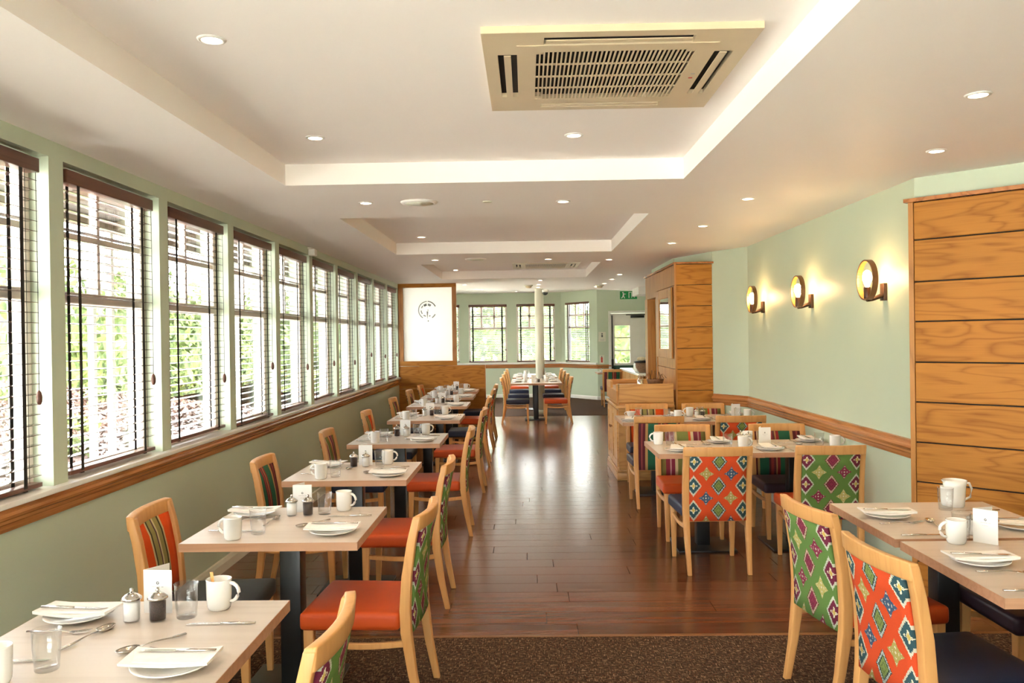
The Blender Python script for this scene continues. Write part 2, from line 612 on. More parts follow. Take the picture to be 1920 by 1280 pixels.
XA, XB = -2.4, 4.2
ys = -2.6
for (x0, x1, y0, y1) in COF:
    quad(XA, XB, ys, y0, ZC)
    quad(XA, x0, y0, y1, ZC)
    quad(x1, XB, y0, y1, ZC)
    quad(x0, x1, y0, y1, ZK)
    cb.add([(x0, y0, ZC), (x1, y0, ZC), (x1, y1, ZC), (x0, y1, ZC), (x0, y0, ZK), (x1, y0, ZK), (x1, y1, ZK), (x0, y1, ZK)],
           [(0, 1, 5, 4), (1, 2, 6, 5), (2, 3, 7, 6), (3, 0, 4, 7)])
    ys = y1
quad(XA, XB, ys, 14.0, ZC)
edge = [(-2.4, 15.12), (-1.8, 15.22), (-1.25, 15.36), (-0.5, 15.52), (0.25, 15.74), (1.0, 16.1), (1.6, 16.5), (2.23, 17.0), (4.2, 18.6)]
for (a, b) in zip(edge[:-1], edge[1:]):
    cb.add([(a[0], 14.0, ZC), (b[0], 14.0, ZC), (b[0], b[1], ZC), (a[0], a[1], ZC)], [(0, 1, 2, 3)])
    cb.add([(a[0], a[1], ZC), (b[0], b[1], ZC), (b[0], b[1], ZB), (a[0], a[1], ZB)], [(0, 1, 2, 3)])
    cb.add([(a[0], a[1], ZB), (b[0], b[1], ZB), (b[0], 22.3, ZB), (a[0], 22.3, ZB)], [(0, 1, 2, 3)])
cb.add([(-3.0, 13.9, ZB), (-2.4, 13.9, ZB), (-2.4, 22.3, ZB), (-3.0, 22.3, ZB)], [(0, 1, 2, 3)])
structure(cb.build('ceiling', 'ceiling_paint'))
structure(MB().box(-3.1, 4.3, -2.7, 22.5, 2.92, 3.02).build('ceiling_roof', 'paving'))

# left wall: sill wall, head and one pier between each pair of windows
wl = MB()
wl.box(XL - .2, XL, -2.6, 13.9, 0, 0.935)
wl.box(XL - .2, XL, -2.6, 13.9, WIN_Z1, 2.92)
edges = [-2.6]
for wy in WIN_Y:
    edges += [wy, wy + WIN_W]
edges.append(13.9)
for a, b in zip(edges[0::2], edges[1::2]):
    wl.box(XL - .2, XL, a, b, 0.935, WIN_Z1)
structure(wl.build('wall_left', 'green_paint'))
# bay left wall; its large unseen openings are added to backlight the frosted screen
wb = MB()
wb.box(-3.02, -2.86, 13.9, 22.2, 0, 0.9)
wb.box(-3.02, -2.86, 13.9, 22.2, 2.5, 2.92)
for a, b in ((13.9, 14.2), (16.5, 16.8), (19.6, 22.2)):
    wb.box(-3.02, -2.86, a, b, 0.9, 2.5)
wb.box(-3.02, XL, 13.86, 13.96, 0, 2.92)
structure(wb.build('wall_bay', 'green_paint'))
# far wall, slanted bay wall and door wall
BX = [(-2.80, 1.02), (-1.535, 1.02), (-0.257, 1.02)]       # far windows: left edge, width
wf = MB()
wf.box(-3.0, 0.93, YBACK, YBACK + .2, 0, 0.935)
wf.box(-3.0, 0.93, YBACK, YBACK + .2, 2.49, 2.92)
ex = [-3.0]
for bx, bw in BX:
    ex += [bx, bx + bw]
ex.append(0.93)
for a, b in zip(ex[0::2], ex[1::2]):
    wf.box(a, b, YBACK, YBACK + .2, 0.935, 2.49)
structure(wf.build('wall_far', 'green_paint'))
P0, P1 = Vector((0.93, YBACK, 0)), Vector((1.78, 20.8, 0))
dirp = (P1 - P0).normalized()
nrm = Vector((dirp.y, -dirp.x, 0))      # points to the room's side (towards -x,-y)
if nrm.y > 0:
    nrm = -nrm
LEN = (P1 - P0).length


def wall_piece(mb, p, q, z0, z1, t=0.2, n=None):
    p, q = Vector(p), Vector(q)
    d = (q - p).normalized()
    nn = n if n is not None else Vector((-d.y, d.x, 0))
    a, b = p - nn * t, q - nn * t
    mb.hexa([(p.x, p.y, z0), (q.x, q.y, z0), (b.x, b.y, z0), (a.x, a.y, z0), (p.x, p.y, z1), (q.x, q.y, z1), (b.x, b.y, z1), (a.x, a.y, z1)])


ws = MB()
wall_piece(ws, P0, P1, 0, 0.935, n=nrm)
wall_piece(ws, P0, P1, 2.49, 2.92, n=nrm)
o0, o1 = 0.16, 1.16
wall_piece(ws, P0, P0 + dirp * o0, 0.935, 2.49, n=nrm)
wall_piece(ws, P0 + dirp * o1, P1, 0.935, 2.49, n=nrm)
structure(ws.build('wall_slant', 'green_paint'))
wd = MB()
wd.box(1.78, 2.12, 20.8, 21.0, 0, 2.92)
wd.box(3.04, 4.2, 20.8, 21.0, 0, 2.92)
wd.box(2.12, 3.04, 20.8, 21.0, 2.17, 2.92)
structure(wd.build('wall_door', 'green_paint'))
# right wall: straight, a splayed piece towards the oak pillar, and a 45 degree return carrying the oak panel
wr = MB()
nR = Vector((-1, 0, 0))
wr.box(XR, XR + .2, 5.0, 8.75, 0, 2.6)
wall_piece(wr, (XR, 8.74, 0), (2.065, 9.205, 0), 0, 2.6, n=Vector((-.86, -.51, 0)))
wall_piece(wr, (2.065, 9.2, 0), (1.77, 10.0, 0), 0, 2.6, n=Vector((-.94, -.34, 0)))
wr.box(1.77, 1.95, 9.95, 10.48, 0, 2.6)
wr.box(1.77, 1.95, 10.48, 11.30, 2.10, 2.6)
wr.box(1.77, 1.95, 11.30, 11.5, 0, 2.6)
wr.box(1.77, 4.2, 11.5, 11.65, 0, 2.6)
structure(wr.build('wall_right', 'green_paint'))
wq = MB()
wall_piece(wq, (XR, 5.0, 0), (3.635, 3.65, 0), 0, 2.6, n=Vector((-.707, -.707, 0)))
wq.box(3.6, 3.8, -2.6, 3.72, 0, 2.6)
structure(wq.build('wall_right_return', 'green_paint'))
wh = MB()
wh.box(-2.4, 3.8, -2.8, -2.6, 0, .10)
wh.box(-2.4, 3.8, -2.8, -2.6, 1.45, 2.92)
for a, b in ((-2.4, -1.9), (-.5, -.4), (1.0, 3.8)):  # low unseen openings, added to send ground light up to the ceiling
    wh.box(a, b, -2.8, -2.6, .10, 1.45)
structure(wh.build('wall_behind', 'green_paint'))
structure(MB().box(4.0, 4.2, 11.6, 21.0, 0, 2.92).build('wall_buffet', 'green_paint'))

# sills, dado rails, skirtings
RAIL = [(0, .835), (.010, .835), (.016, .85), (.016, .866), (.024, .873), (.024, .885), (.036, .893), (.040, .905), (.036, .917), (.028, .922), (.028, .936), (0, .936)]
structure(MB().box(XL - .19, XL + .042, -2.6, 13.78, .936, .960).build('trim_2', 'white_gloss', bevel=.004))
structure(MB().prism(RAIL, (XL, -2.6, 0), (XL, 13.78, 0)).build('trim_3', 'oak_trim'))
RAILR = [(0, .83), (.010, .83), (.016, .845), (.016, .86), (.024, .868), (.024, .882), (.034, .89), (.040, .902), (.034, .914), (.024, .92), (.016, .928), (.016, .945), (0, .948)]


def rail_right(name, p, q, mat='oak_trim'):
    p, q = Vector(p), Vector(q)
    d = q - p
    L = d.length
    o = MB().prism([(-u, z) for u, z in RAILR][::-1], (0, 0, 0), (0, L, 0)).build(name, mat)
    o.location = p
    o.rotation_euler = (0, 0, math.atan2(-d.x, d.y))
    return structure(o)


rail_right('trim_4', (XR, 5.0, 0), (XR, 8.73, 0))
rail_right('trim_5', (XR, 8.74, 0), (2.07, 9.19, 0))
o = MB().prism([(u, z - .05) for u, z in RAIL], (0, 0, 0), (0, 3.93, 0)).build('trim_6', 'oak_trim')
o.location = (-3.0, YBACK, 0)
o.rotation_euler = (0, 0, R(-90))
structure(o)
o = MB().prism([(u, z - .05) for u, z in RAIL], (0, 0, 0), (0, LEN, 0)).build('trim_7', 'oak_trim')
o.location = P0
o.rotation_euler = (0, 0, math.atan2(-dirp.x, dirp.y))
structure(o)
o = MB().prism([(u, z - .05) for u, z in RAIL], (0, 0, 0), (0, .34, 0)).build('trim_8', 'oak_trim')
o.location = (1.78, 20.8, 0)
o.rotation_euler = (0, 0, R(-90))
structure(o)
structure(MB().box(-3.0, 0.95, YBACK - .05, YBACK + .19, .886, .935).build('trim_9', 'white_gloss', bevel=.004))
mb = MB()
wall_piece(mb, P0 + nrm * .05, P1 + nrm * .05, .886, .935, t=.24, n=nrm)
structure(mb.build('trim_10', 'white_gloss', bevel=.004))
SK = [(0, 0), (.018, 0), (.018, .06), (.010, .085), (0, .09)]
structure(MB().prism(SK, (XL, -2.6, 0), (XL, 13.78, 0)).build('baseboard_left', 'cream_paint'))
structure(MB().prism([(-u, z) for u, z in SK][::-1], (XR, 5.0, 0), (XR, 8.74, 0)).build('baseboard_right', 'cream_paint'))
structure(MB().prism(SK, (-3.0, YBACK, 0), (0.93, YBACK, 0)).build('baseboard_far', 'white_gloss'))
structure(MB().prism(SK, P0, P1).build('baseboard_slant', 'white_gloss'))
structure(MB().prism(SK, (1.78, 20.8, 0), (2.12, 20.8, 0)).build('baseboard_door', 'white_gloss'))


# ------------------------------------------------------------------ windows and blinds
def make_window(idx, loc, rotz, w, z0, z1, mull, frame='frame_white', hb=.014):
    """local x along the opening, +y outwards; frame bars and single panes"""
    e = bpy.data.objects.new('window_%d' % idx, None)
    COL.objects.link(e)
    e.location = loc
    e.rotation_euler = (0, 0, rotz)
    structure(e)
    zt, zm = z0 + (z1 - z0) * .585, z0 + (z1 - z0) * .79
    f = MB()
    f.box(0, .045, .09, .15, z0, z1)
    f.box(w - .045, w, .09, .15, z0, z1)
    f.box(.045, w - .045, .09, .15, z0, z0 + .05)
    f.box(.045, w - .045, .09, .15, z1 - .045, z1)
    f.build('window_frame', frame, e, bevel=.004, seg=1)
    MB().box(.045, w - .045, .085, .15, zt - .028, zt + .028).build('transom', frame, e, bevel=.004, seg=1)
    MB().box(.045, w - .045, .10, .14, zm - hb, zm + hb).build('glazing_bar', frame, e)
    xs = [.045] + [w * k / (mull + 1) for k in range(1, mull + 1)] + [w - .045]
    for k in range(1, mull + 1):
        MB().box(xs[k] - hb, xs[k] + hb, .10, .14, zt + .028, z1 - .045).build('glazing_bar', frame, e)
    MB().box(.045, w - .045, .118, .123, z0 + .05, zt - .028).build('pane', 'pane_glass', e)
    for k in range(mull + 1):
        for a, b in ((zt + .028, zm - hb), (zm + hb, z1 - .045)):
            MB().box(xs[k] + (hb if k else 0), xs[k + 1] - (hb if k < mull else 0), .118, .123, a, b).build('pane', 'pane_glass', e)
    return e


SLAT_P = 0.045
slat_cache = {}


def make_blind(loc, rotz, w, z0, z1, label, cord_right=True, drop=0.02, group=None, tape=.0125):
    """local x along the width from 0; y = 0 is the slat centre line, -y towards the room"""
    e = thing('venetian_blind', label, 'blind', loc, rotz, group)
    MB().box(0, w, -.034, .030, z1 - .085, z1 - .022).build('headrail', 'blind_head', e, bevel=.004)
    zb = z0 + drop
    key = round(w, 3)
    if key not in slat_cache:
        m = MB()
        pr = [(-.025, 0), (-.0125, .0022), (0, .003), (.0125, .0022), (.025, 0), (.025, -.0026), (.0125, -.0006), (0, .0002), (-.0125, -.0006), (-.025, -.0026)]
        m.loft([[(x, u, v) for u, v in pr] for x in (.008, w - .008)])
        slat_cache[key] = m.mesh('slat', 'blind_wood')
    z = z1 - .12
    zs = []
    while z > zb + .05:
        zs.append(z)
        z -= SLAT_P
    for z in zs:
        link('slat', slat_cache[key], e, (0, 0, z))
    MB().box(.004, w - .004, -.027, .027, zb, zb + .020).build('bottom_rail', 'blind_head', e, bevel=.003)
    for tx in (.11, w - .13):
        t = MB()
        t.box(tx - tape, tx + tape, -.0285, -.0275, zb + .01, z1 - .085)
        t.box(tx - tape, tx + tape, .0275, .0285, zb + .01, z1 - .085)
        t.box(tx - .012, tx + .012, -.030, .030, zb - .003, zb + .001)
        t.build('ladder_tape', 'dark_tape', e)
    cx = w - .035 if cord_right else .035
    zc = z0 + .34 + .12 * ((len(label) * 7) % 5) / 5
    c = MB().tube([(cx, -.036, z1 - .09), (cx + .002, -.037, (z1 + zc) / 2), (cx, -.036, zc + .03)], .0016, 5).build('pull_cord', 'dark_tape', e)
    MB().lathe([(.002, zc + .035), (.009, zc + .025), (.013, zc + .005), (.012, zc - .015), (.007, zc - .028), (.002, zc - .03)], 10, (cx, -.036)).build('acorn_toggle', 'blind_head', c)
    MB().tube([(cx - .075, -.033, z1 - .09), (cx - .075, -.033, zb + .03)], .0012, 5).build('lift_cord', 'dark_tape', e)
    return e


ORD = ['nearest', 'second', 'third', 'fourth', 'fifth', 'sixth', 'seventh', 'eighth', 'ninth', 'tenth']
widx = 1
for k, wy in enumerate(WIN_Y):
    # local +y must point outwards (-X) and local x along +Y: rotate by 90 degrees
    make_window(widx, (XL, wy, 0), R(90), WIN_W, WIN_Z0, WIN_Z1, 1)
    widx += 1
    if k in (2, 3):
        make_blind((XL - .045, wy + .05, 0), R(90), WIN_W - .1, WIN_Z0, WIN_Z1, 'dark wood venetian blind beside the camera, %s left of the photo' % ('just' if k == 3 else 'farther'), True, .02, 'wood blinds along the left wall')
    if k >= 4:
        n = k - 4
        lab = 'dark wood venetian blind in the %s window of the left wall' % (ORD[n] if n else 'nearest, partly cut off')
        make_blind((XL - .045, wy + .05, 0), R(90), WIN_W - .1, WIN_Z0, WIN_Z1, lab, True, .018 + .01 * (n % 3), 'wood blinds along the left wall')
names = ['leftmost', 'middle left', 'middle right']
for k, (bx, bw) in enumerate(BX):
    make_window(widx, (bx, YBACK, 0), 0, bw, .935, 2.49, 2, hb=.024)
    widx += 1
    lab = ['dark wood venetian blind on far wall, half hidden behind the frosted screen', 'dark wood venetian blind on far wall left of the column',
           'dark wood venetian blind on far wall directly behind the column'][k]
    make_blind((bx + .0, YBACK - .012 + .05, 0), 0, bw, .935, 2.50, lab, True, .03, 'blinds of the far bay', .019)
ang = math.atan2(dirp.y, dirp.x)
wp = P0 + dirp * o0
make_window(widx, tuple(wp), ang, o1 - o0, .935, 2.49, 2, hb=.024)
widx += 1
bp = wp + dirp * .01
make_blind((bp.x - nrm.x * .035, bp.y - nrm.y * .035, 0), ang, .98, .935, 2.52, 'dark wood venetian blind on the slanted bay wall beside the door', True, .03, 'blinds of the far bay', .019)
for a, b in ((14.2, 16.5), (16.8, 19.6)):  # unseen glazing for the added bay openings
    make_window(widx, (-2.86, a, 0), R(90), b - a, .9, 2.5, 2)
    widx += 1

for a, b in ((-1.9, -.5), (-.4, 1.0)):  # unseen low glazing behind the camera, added to brighten the ceiling
    make_window(widx, (b, -2.6, 0), R(180), b - a, .10, 1.45, 2)
    widx += 1

# ------------------------------------------------------------------ far door
d = bpy.data.objects.new('door_1', None)
COL.objects.link(d)
d.location = (2.12, 20.8, 0)
structure(d)
f = MB()
f.box(-.06, .0, -.03, .12, 0, 2.23)
f.box(.92, .98, -.03, .12, 0, 2.23)
f.box(0, .92, -.03, .12, 2.17, 2.23)
f.build('door_frame', 'white_gloss', d)
lf = MB()
lf.box(.005, .10, .02, .07, .01, 2.165)
lf.box(.48, .915, .02, .07, .01, 2.165)
lf.box(.10, .48, .02, .07, .85, .92)
lf.box(.10, .48, .02, .07, 1.86, 2.165)
lf.box(.10, .48, .02, .07, 1.22, 1.25)
lf.box(.10, .48, .02, .07, 1.54, 1.57)
lf.box(.10, .48, .02, .07, .01, .85)
lf.build('door_leaf', 'door_paint', d)
MB().box(.06, .90, .008, .02, .06, .86).build('kick_panel', 'door_green', d)
for a, b in ((.92, 1.22), (1.25, 1.54), (1.57, 1.86)):
    MB().box(.10, .48, .042, .048, a, b).build('pane', 'pane_glass', d)
MB().tube([(.035, -.01, .82), (.035, -.01, 2.12)], .014, 8).build('panic_bolt', 'black_metal', d)
MB().box(.012, .058, -.03, .02, .78, 1.02).build('bolt_housing', 'black_metal', d)
c = MB().box(.50, .84, -.035, .02, 2.05, 2.11).build('door_closer', 'black_metal', d, bevel=.008)
MB().box(.38, .86, -.05, -.035, 2.115, 2.135).build('closer_arm', 'black_metal', c)
fs = thing('wall_notice', 'cream notice with a dark symbol on the green wall left of door', 'sign', (1.90, 20.798, 1.585))
MB().box(-.09, .09, -.008, 0, -.12, .12).build('plate', 'cream_paint', fs)
MB().lathe([(.018, -.001), (.018, .001)], 12).build('symbol_head', 'print_grey', fs).rotation_euler = (R(90), 0, 0)
fs.children[-1].location = (0, -.010, .075)
MB().box(-.02, .02, -.012, -.008, -.01, .05).build('symbol_body', 'print_grey', fs)
MB().box(-.06, .06, -.010, -.008, -.07, -.06).build('text_line', 'print_light', fs)
MB().box(-.05, .05, -.010, -.008, -.095, -.085).build('text_line', 'print_light', fs)
fp = thing('fire_notice', 'small red fire notice on a cream plate above the far rail', 'sign', (1.885, 20.798, 1.02))
MB().box(-.06, .06, -.008, 0, -.11, .10).build('plate', 'cream_paint', fp)
MB().box(-.022, .022, -.014, -.008, -.08, .05).build('extinguisher_symbol', 'sign_red', fp)
MB().box(-.010, .010, -.014, -.008, .05, .08).build('symbol_top', 'print_grey', fp)

# ------------------------------------------------------------------ frosted screen partition at the end of the left row
YS = 13.78
ps = thing('screen_partition', 'oak partition with a frosted glass panel at the end of the left wall', 'partition', (0, YS, 0))
for i, (z0, z1) in enumerate(((0, .38), (.384, .76), (.764, 1.14))):
    MB().box(-2.136, -.705, 0, .06, z0, z1).build('panel_board', 'oak', ps)
MB().box(-.705, -.690, -.006, .066, 0, 1.15).build('end_strip', 'oak_vertical', ps)
MB().box(-2.136, -1.165, -.012, .07, 1.145, 1.225).build('lower_rail', 'oak', ps, bevel=.004)
MB().box(-2.136, -1.165, -.008, .068, 2.455, 2.518).build('upper_rail', 'oak', ps)
MB().box(-2.136, -2.055, -.008, .068, 1.225, 2.455).build('stile', 'oak_vertical', ps)
MB().box(-1.235, -1.165, -.008, .068, 1.225, 2.455).build('stile', 'oak_vertical', ps)
MB().box(-2.055, -1.235, .025, .033, 1.225, 2.455).build('frosted_pane', 'frosted_glass', ps)


def disc_seg(mb, cx, cz, r0, r1, a0, a1, y0, y1, n=14):
    rings = []
    for i in range(n + 1):
        a = a0 + (a1 - a0) * i / n
        c_, s_ = math.cos(a), math.sin(a)
        rings.append([(cx + r0 * c_, y0, cz + r0 * s_), (cx + r1 * c_, y0, cz + r1 * s_), (cx + r1 * c_, y1, cz + r1 * s_), (cx + r0 * c_, y1, cz + r0 * s_)])
    mb.loft(rings)


em = MB()
ecx, ecz = -1.65, 2.075
disc_seg(em, ecx, ecz, .138, .156, R(25), R(87), .021, .0245)
disc_seg(em, ecx, ecz, .140, .154, R(93), R(238), .021, .0245)
disc_seg(em, ecx, ecz, .138, .156, R(302), R(332), .021, .0245)
for a0, a1 in ((52, 84), (96, 128), (135, 160), (182, 215), (232, 256), (284, 300)):
    disc_seg(em, ecx, ecz, .075 if a0 < 130 else .095, .112, R(a0), R(a1), .021, .0245, 5)
for k in range(8):
    a = R(90 + 45 * k)
    ln = .15 if k % 2 == 0 else .095
    if k == 0:
        ln = .20
    px_, pz_ = math.cos(a), math.sin(a)
    qx, qz = -pz_ * .014, px_ * .014
    b0 = .02
    em.hexa([(ecx + px_ * b0 + qx, .0205, ecz + pz_ * b0 + qz), (ecx + px_ * b0 - qx, .0205, ecz + pz_ * b0 - qz), (ecx + px_ * ln, .0205, ecz + pz_ * ln), (ecx + px_ * ln, .0205, ecz + pz_ * ln),
             (ecx + px_ * b0 + qx, .0245, ecz + pz_ * b0 + qz), (ecx + px_ * b0 - qx, .0245, ecz + pz_ * b0 - qz), (ecx + px_ * ln, .0245, ecz + pz_ * ln), (ecx + px_ * ln, .0245, ecz + pz_ * ln)]) if k in (4,) else None
em.box(ecx + .004, ecx + .022, .021, .0245, ecz - .19, ecz - .17)
em.box(ecx + .004, ecx + .016, .021, .0245, ecz - .01, ecz + .01)
em.build('compass_emblem', 'etched_grey', ps)

# ------------------------------------------------------------------ oak-clad pillar with mirror and opening, right side
pl = thing('oak_pillar', 'tall oak-clad pillar with horizontal boards behind the sideboard', 'pillar', (1.66, 9.2, 0))
zj = [0.0, .28, .515, .75, .985, 1.22, 1.452, 1.688, 1.923, 2.155, 2.385]
for a, b in zip(zj[:-1], zj[1:]):
    MB().box(.0, .405, 0, .018, a + .003, b - .003).build('front_board', 'oak', pl, bevel=.002, seg=1)
MB().box(.004, .40, .010, .020, 0, 2.38).build('backing', 'dark_void', pl)
MB().box(-.02, .425, -.02, 1.0, 2.388, 2.408).build('cap', 'oak_trim', pl)
MB().box(-.012, .008, -.012, .03, 0, 2.388).build('corner_bead', 'oak_vertical', pl)
# side facing the aisle, boards before and after the doorway opening
for a, b in zip(zj[:-1], zj[1:]):
    MB().box(.0, .018, .03, 1.28, a + .003, b - .003).build('side_board', 'oak_vertical', pl, bevel=.002, seg=1)
MB().box(.0, .10, 1.28, 2.30, 2.09, 2.385).build('lintel_board', 'oak_vertical', pl)
MB().box(-.01, .10, 1.28, 1.34, 0, 2.09).build('jamb', 'oak_vertical', pl)
MB().box(-.01, .10, 2.08, 2.30, 0, 2.09).build('jamb', 'oak_vertical', pl)
MB().box(.24, .26, 1.34, 2.08, 0, 2.09).build('opening_back', 'oak', pl)
MB().box(-.02, .42, 1.0, 2.32, 2.388, 2.408).build('cap', 'oak_trim', pl)
mr = thing('wall_mirror', 'oak framed mirror on the aisle side of the oak pillar', 'mirror', (1.655, 9.34, 0), R(1.4))
for (y0, y1, z0, z1) in ((0, .16, 1.336, 2.14), (.76, .96, 1.336, 2.14), (.16, .76, 1.336, 1.44), (.16, .76, 2.03, 2.14)):
    MB().box(-.022, 0, y0, y1, z0, z1).build('mirror_frame', 'oak_vertical', mr, bevel=.004, seg=1)
MB().box(-.012, -.004, .16, .76, 1.44, 2.03).build('mirror_glass', 'mirror_silver', mr)

# oak panel on the 45 degree return
op = thing('oak_wall_panel', 'large oak wall panel of wide horizontal boards at right edge', 'panel', (2.305, 4.985, 0), R(-46))
zj = [0.0, .24, .475, .712, .946, 1.184, 1.42, 1.66, 1.895, 2.142, 2.366]
for a, b in zip(zj[:-1], zj[1:]):
    MB().box(.03, 1.75, -.032, -.008, a + .004, b - .004).build('board', 'oak', op, bevel=.003, seg=1)
MB().box(.02, 1.75, -.016, .0, 0, 2.366).build('backing', 'dark_void', op)
MB().box(.0, .028, -.036, .0, 0, 2.366).build('edge_strip', 'oak_vertical', op)
MB().box(-.02, 1.77, -.055, .0, 2.366, 2.388).build('cap', 'oak_trim', op)

# ------------------------------------------------------------------ wall sconces
sconces = []
for k, (sy, lab) in enumerate(((5.41, 'lit bronze ring wall sconce nearest the oak wall panel'), (6.78, 'lit bronze ring wall sconce in the middle of the three'),
                               (8.15, 'lit bronze ring wall sconce farthest back, near the oak pillar'))):
    if k == 0:
        s = thing('wall_sconce', lab, 'wall lamp', (XR, sy, 1.94), 0, 'ring sconces on the right wall')
        MB().box(-.024, 0, -.028, .034, -.135, -.022).build('backplate', 'dark_bronze', s, bevel=.004)
        MB().tube([(-.02, .002, -.100), (-.05, .0, -.112), (-.08, 0, -.124), (-.120, 0, -.130)], [.030, .026, .022, .020], 12, flat=.55).build('arm', 'dark_bronze', s)
        rg = MB()
        n = 40
        rg.loft([[(-.135, r * math.cos(a), r * math.sin(a)) if q in (0, 1) else (-.100, r * math.cos(a), r * math.sin(a)) for q, r in ((0, .132), (1, .124), (2, .124), (3, .132))]
                 for a in [2 * math.pi * i / n for i in range(n)]], closed=True)
        rg.build('ring', 'bronze', s)
        ri = MB()
        ri.loft([[(-.133, r * math.cos(a), r * math.sin(a)) if q in (0, 1) else (-.102, r * math.cos(a), r * math.sin(a)) for q, r in ((0, .1238), (1, .1225), (2, .1225), (3, .1238))]
                 for a in [2 * math.pi * i / n for i in range(n)]], closed=True)
        ri.build('ring_lining', 'copper_inner', s)
        MB().lathe([(.020, -.122), (.022, -.115), (.022, -.05), (.019, -.046)], 16, (-.117, 0)).build('bulb_holder', 'dark_bronze', s)
        MB().lathe([(.010, -.046), (.017, -.03), (.028, 0), (.030, .022), (.024, .048), (.010, .062), (.002, .064)], 16, (-.117, 0)).build('bulb', 'bulb_glow', s)
        sconces.append(s)
    else:
        dup(sconces[0], (XR, sy, 1.94), 0, lab)

glow = bpy.data.lights.new('bulb_light', 'POINT')
glow.energy = 1.1
glow.color = (1.0, 0.50, 0.22)
glow.shadow_soft_size = 0.03
for sy in (5.41, 6.78, 8.15):
    so = bpy.data.objects.new('bulb_light', glow)
    COL.objects.link(so)
    so.location = (XR - .117, sy, 1.985)

# ------------------------------------------------------------------ ceiling fittings
lights = [
    (-1.074, 2.846, ZK, 'white recessed downlight in the near coffer, upper left of the photo'),
    (-1.075, 4.253, ZK, 'white recessed downlight at the far left corner of the near coffer'),
    (.261, 4.297, ZK, 'white recessed downlight in the near coffer just beyond the air conditioner'),
    (1.772, 3.255, ZC, 'recessed downlight in the right ceiling strip nearest the camera'),
    (2.10, 4.25, ZC, 'recessed downlight in the right ceiling above the oak panel'),
    (-1.068, 5.553, ZC, 'recessed downlight left of the round speaker, between first and second coffers'),
    (.263, 5.624, ZC, 'recessed downlight right of the round speaker, between first and second coffers'),
    (1.515, 5.643, ZC, 'recessed downlight first of the right-hand line along the sconce wall'),
    (1.503, 7.011, ZC, 'recessed downlight second of the right-hand line along the sconce wall'),
    (1.463, 8.267, ZC, 'recessed downlight third of the right-hand line, before the oak pillar'),
    (-1.064, 8.476, ZK, 'recessed downlight inside the second coffer, far left'),
    (1.004, 9.94, ZC, 'recessed downlight beside the far right corner of the second coffer'),
    (-1.054, 9.663, ZC, 'recessed downlight left between the second and third coffers'),
    (.27, 9.751, ZC, 'recessed downlight in the middle between second and third coffers'),
    (-1.069, 12.65, ZK, 'recessed downlight inside the third coffer, far left'),
    (1.406, 12.374, ZC, 'recessed downlight right of the third coffer, nearest of the far line'),
    (1.392, 13.391, ZC, 'recessed downlight right of the third coffer, second of the far line'),
    (1.37, 14.444, ZC, 'recessed downlight third of the far right line towards the exit sign'),
    (1.307, 15.339, ZC, 'recessed downlight last of the far right line towards the exit sign'),
    (.237, 13.385, ZC, 'recessed downlight nearest of the three in front of the column'),
    (.227, 14.464, ZC, 'recessed downlight second of the three in front of the column'),
    (.229, 15.233, ZC, 'recessed downlight last of the three in front of the column'),
    (-1.05, 14.2, ZC, 'recessed downlight just right of the frosted screen top'),
    (-1.07, 20.264, ZB, 'recessed downlight in the bay ceiling above far left window'),
    (-.247, 21.2, ZB, 'recessed downlight in the bay ceiling close to the far wall'),
]
spot = bpy.data.lights.new('downlight_beam', 'SPOT')
spot.energy = SPOT_W
spot.color = (1.0, 0.64, 0.34)
spot.spot_size = R(105)
spot.spot_blend = 0.9
spot.shadow_soft_size = 0.035
dl0 = None
for (x, y, z, lab) in lights:
    if dl0 is None:
        dl0 = thing('ceiling_downlight', lab, 'ceiling light', (x, y, z), 0, 'recessed ceiling downlights')
        MB().lathe([(.034, -.001), (.036, -.006), (.046, -.005), (.050, 0), (.050, .002), (.034, .002)], 24).build('trim_ring', 'white_gloss', dl0)
        MB().lathe([(.034, -.0045), (.034, -.0025)], 20).build('lamp_face', 'lamp_glow', dl0)
    else:
        dup(dl0, (x, y, z), 0, lab)
    so = bpy.data.objects.new('downlight_beam', spot)
    COL.objects.link(so)
    so.location = (x, y, z - .02)
# lamps of the same kind over the seats behind and beside the camera
for (x, y) in ((.26, .9), (1.77, 1.0)):
    so = bpy.data.objects.new('downlight_beam', spot)
    COL.objects.link(so)
    so.location = (x, y, ZC - .03)


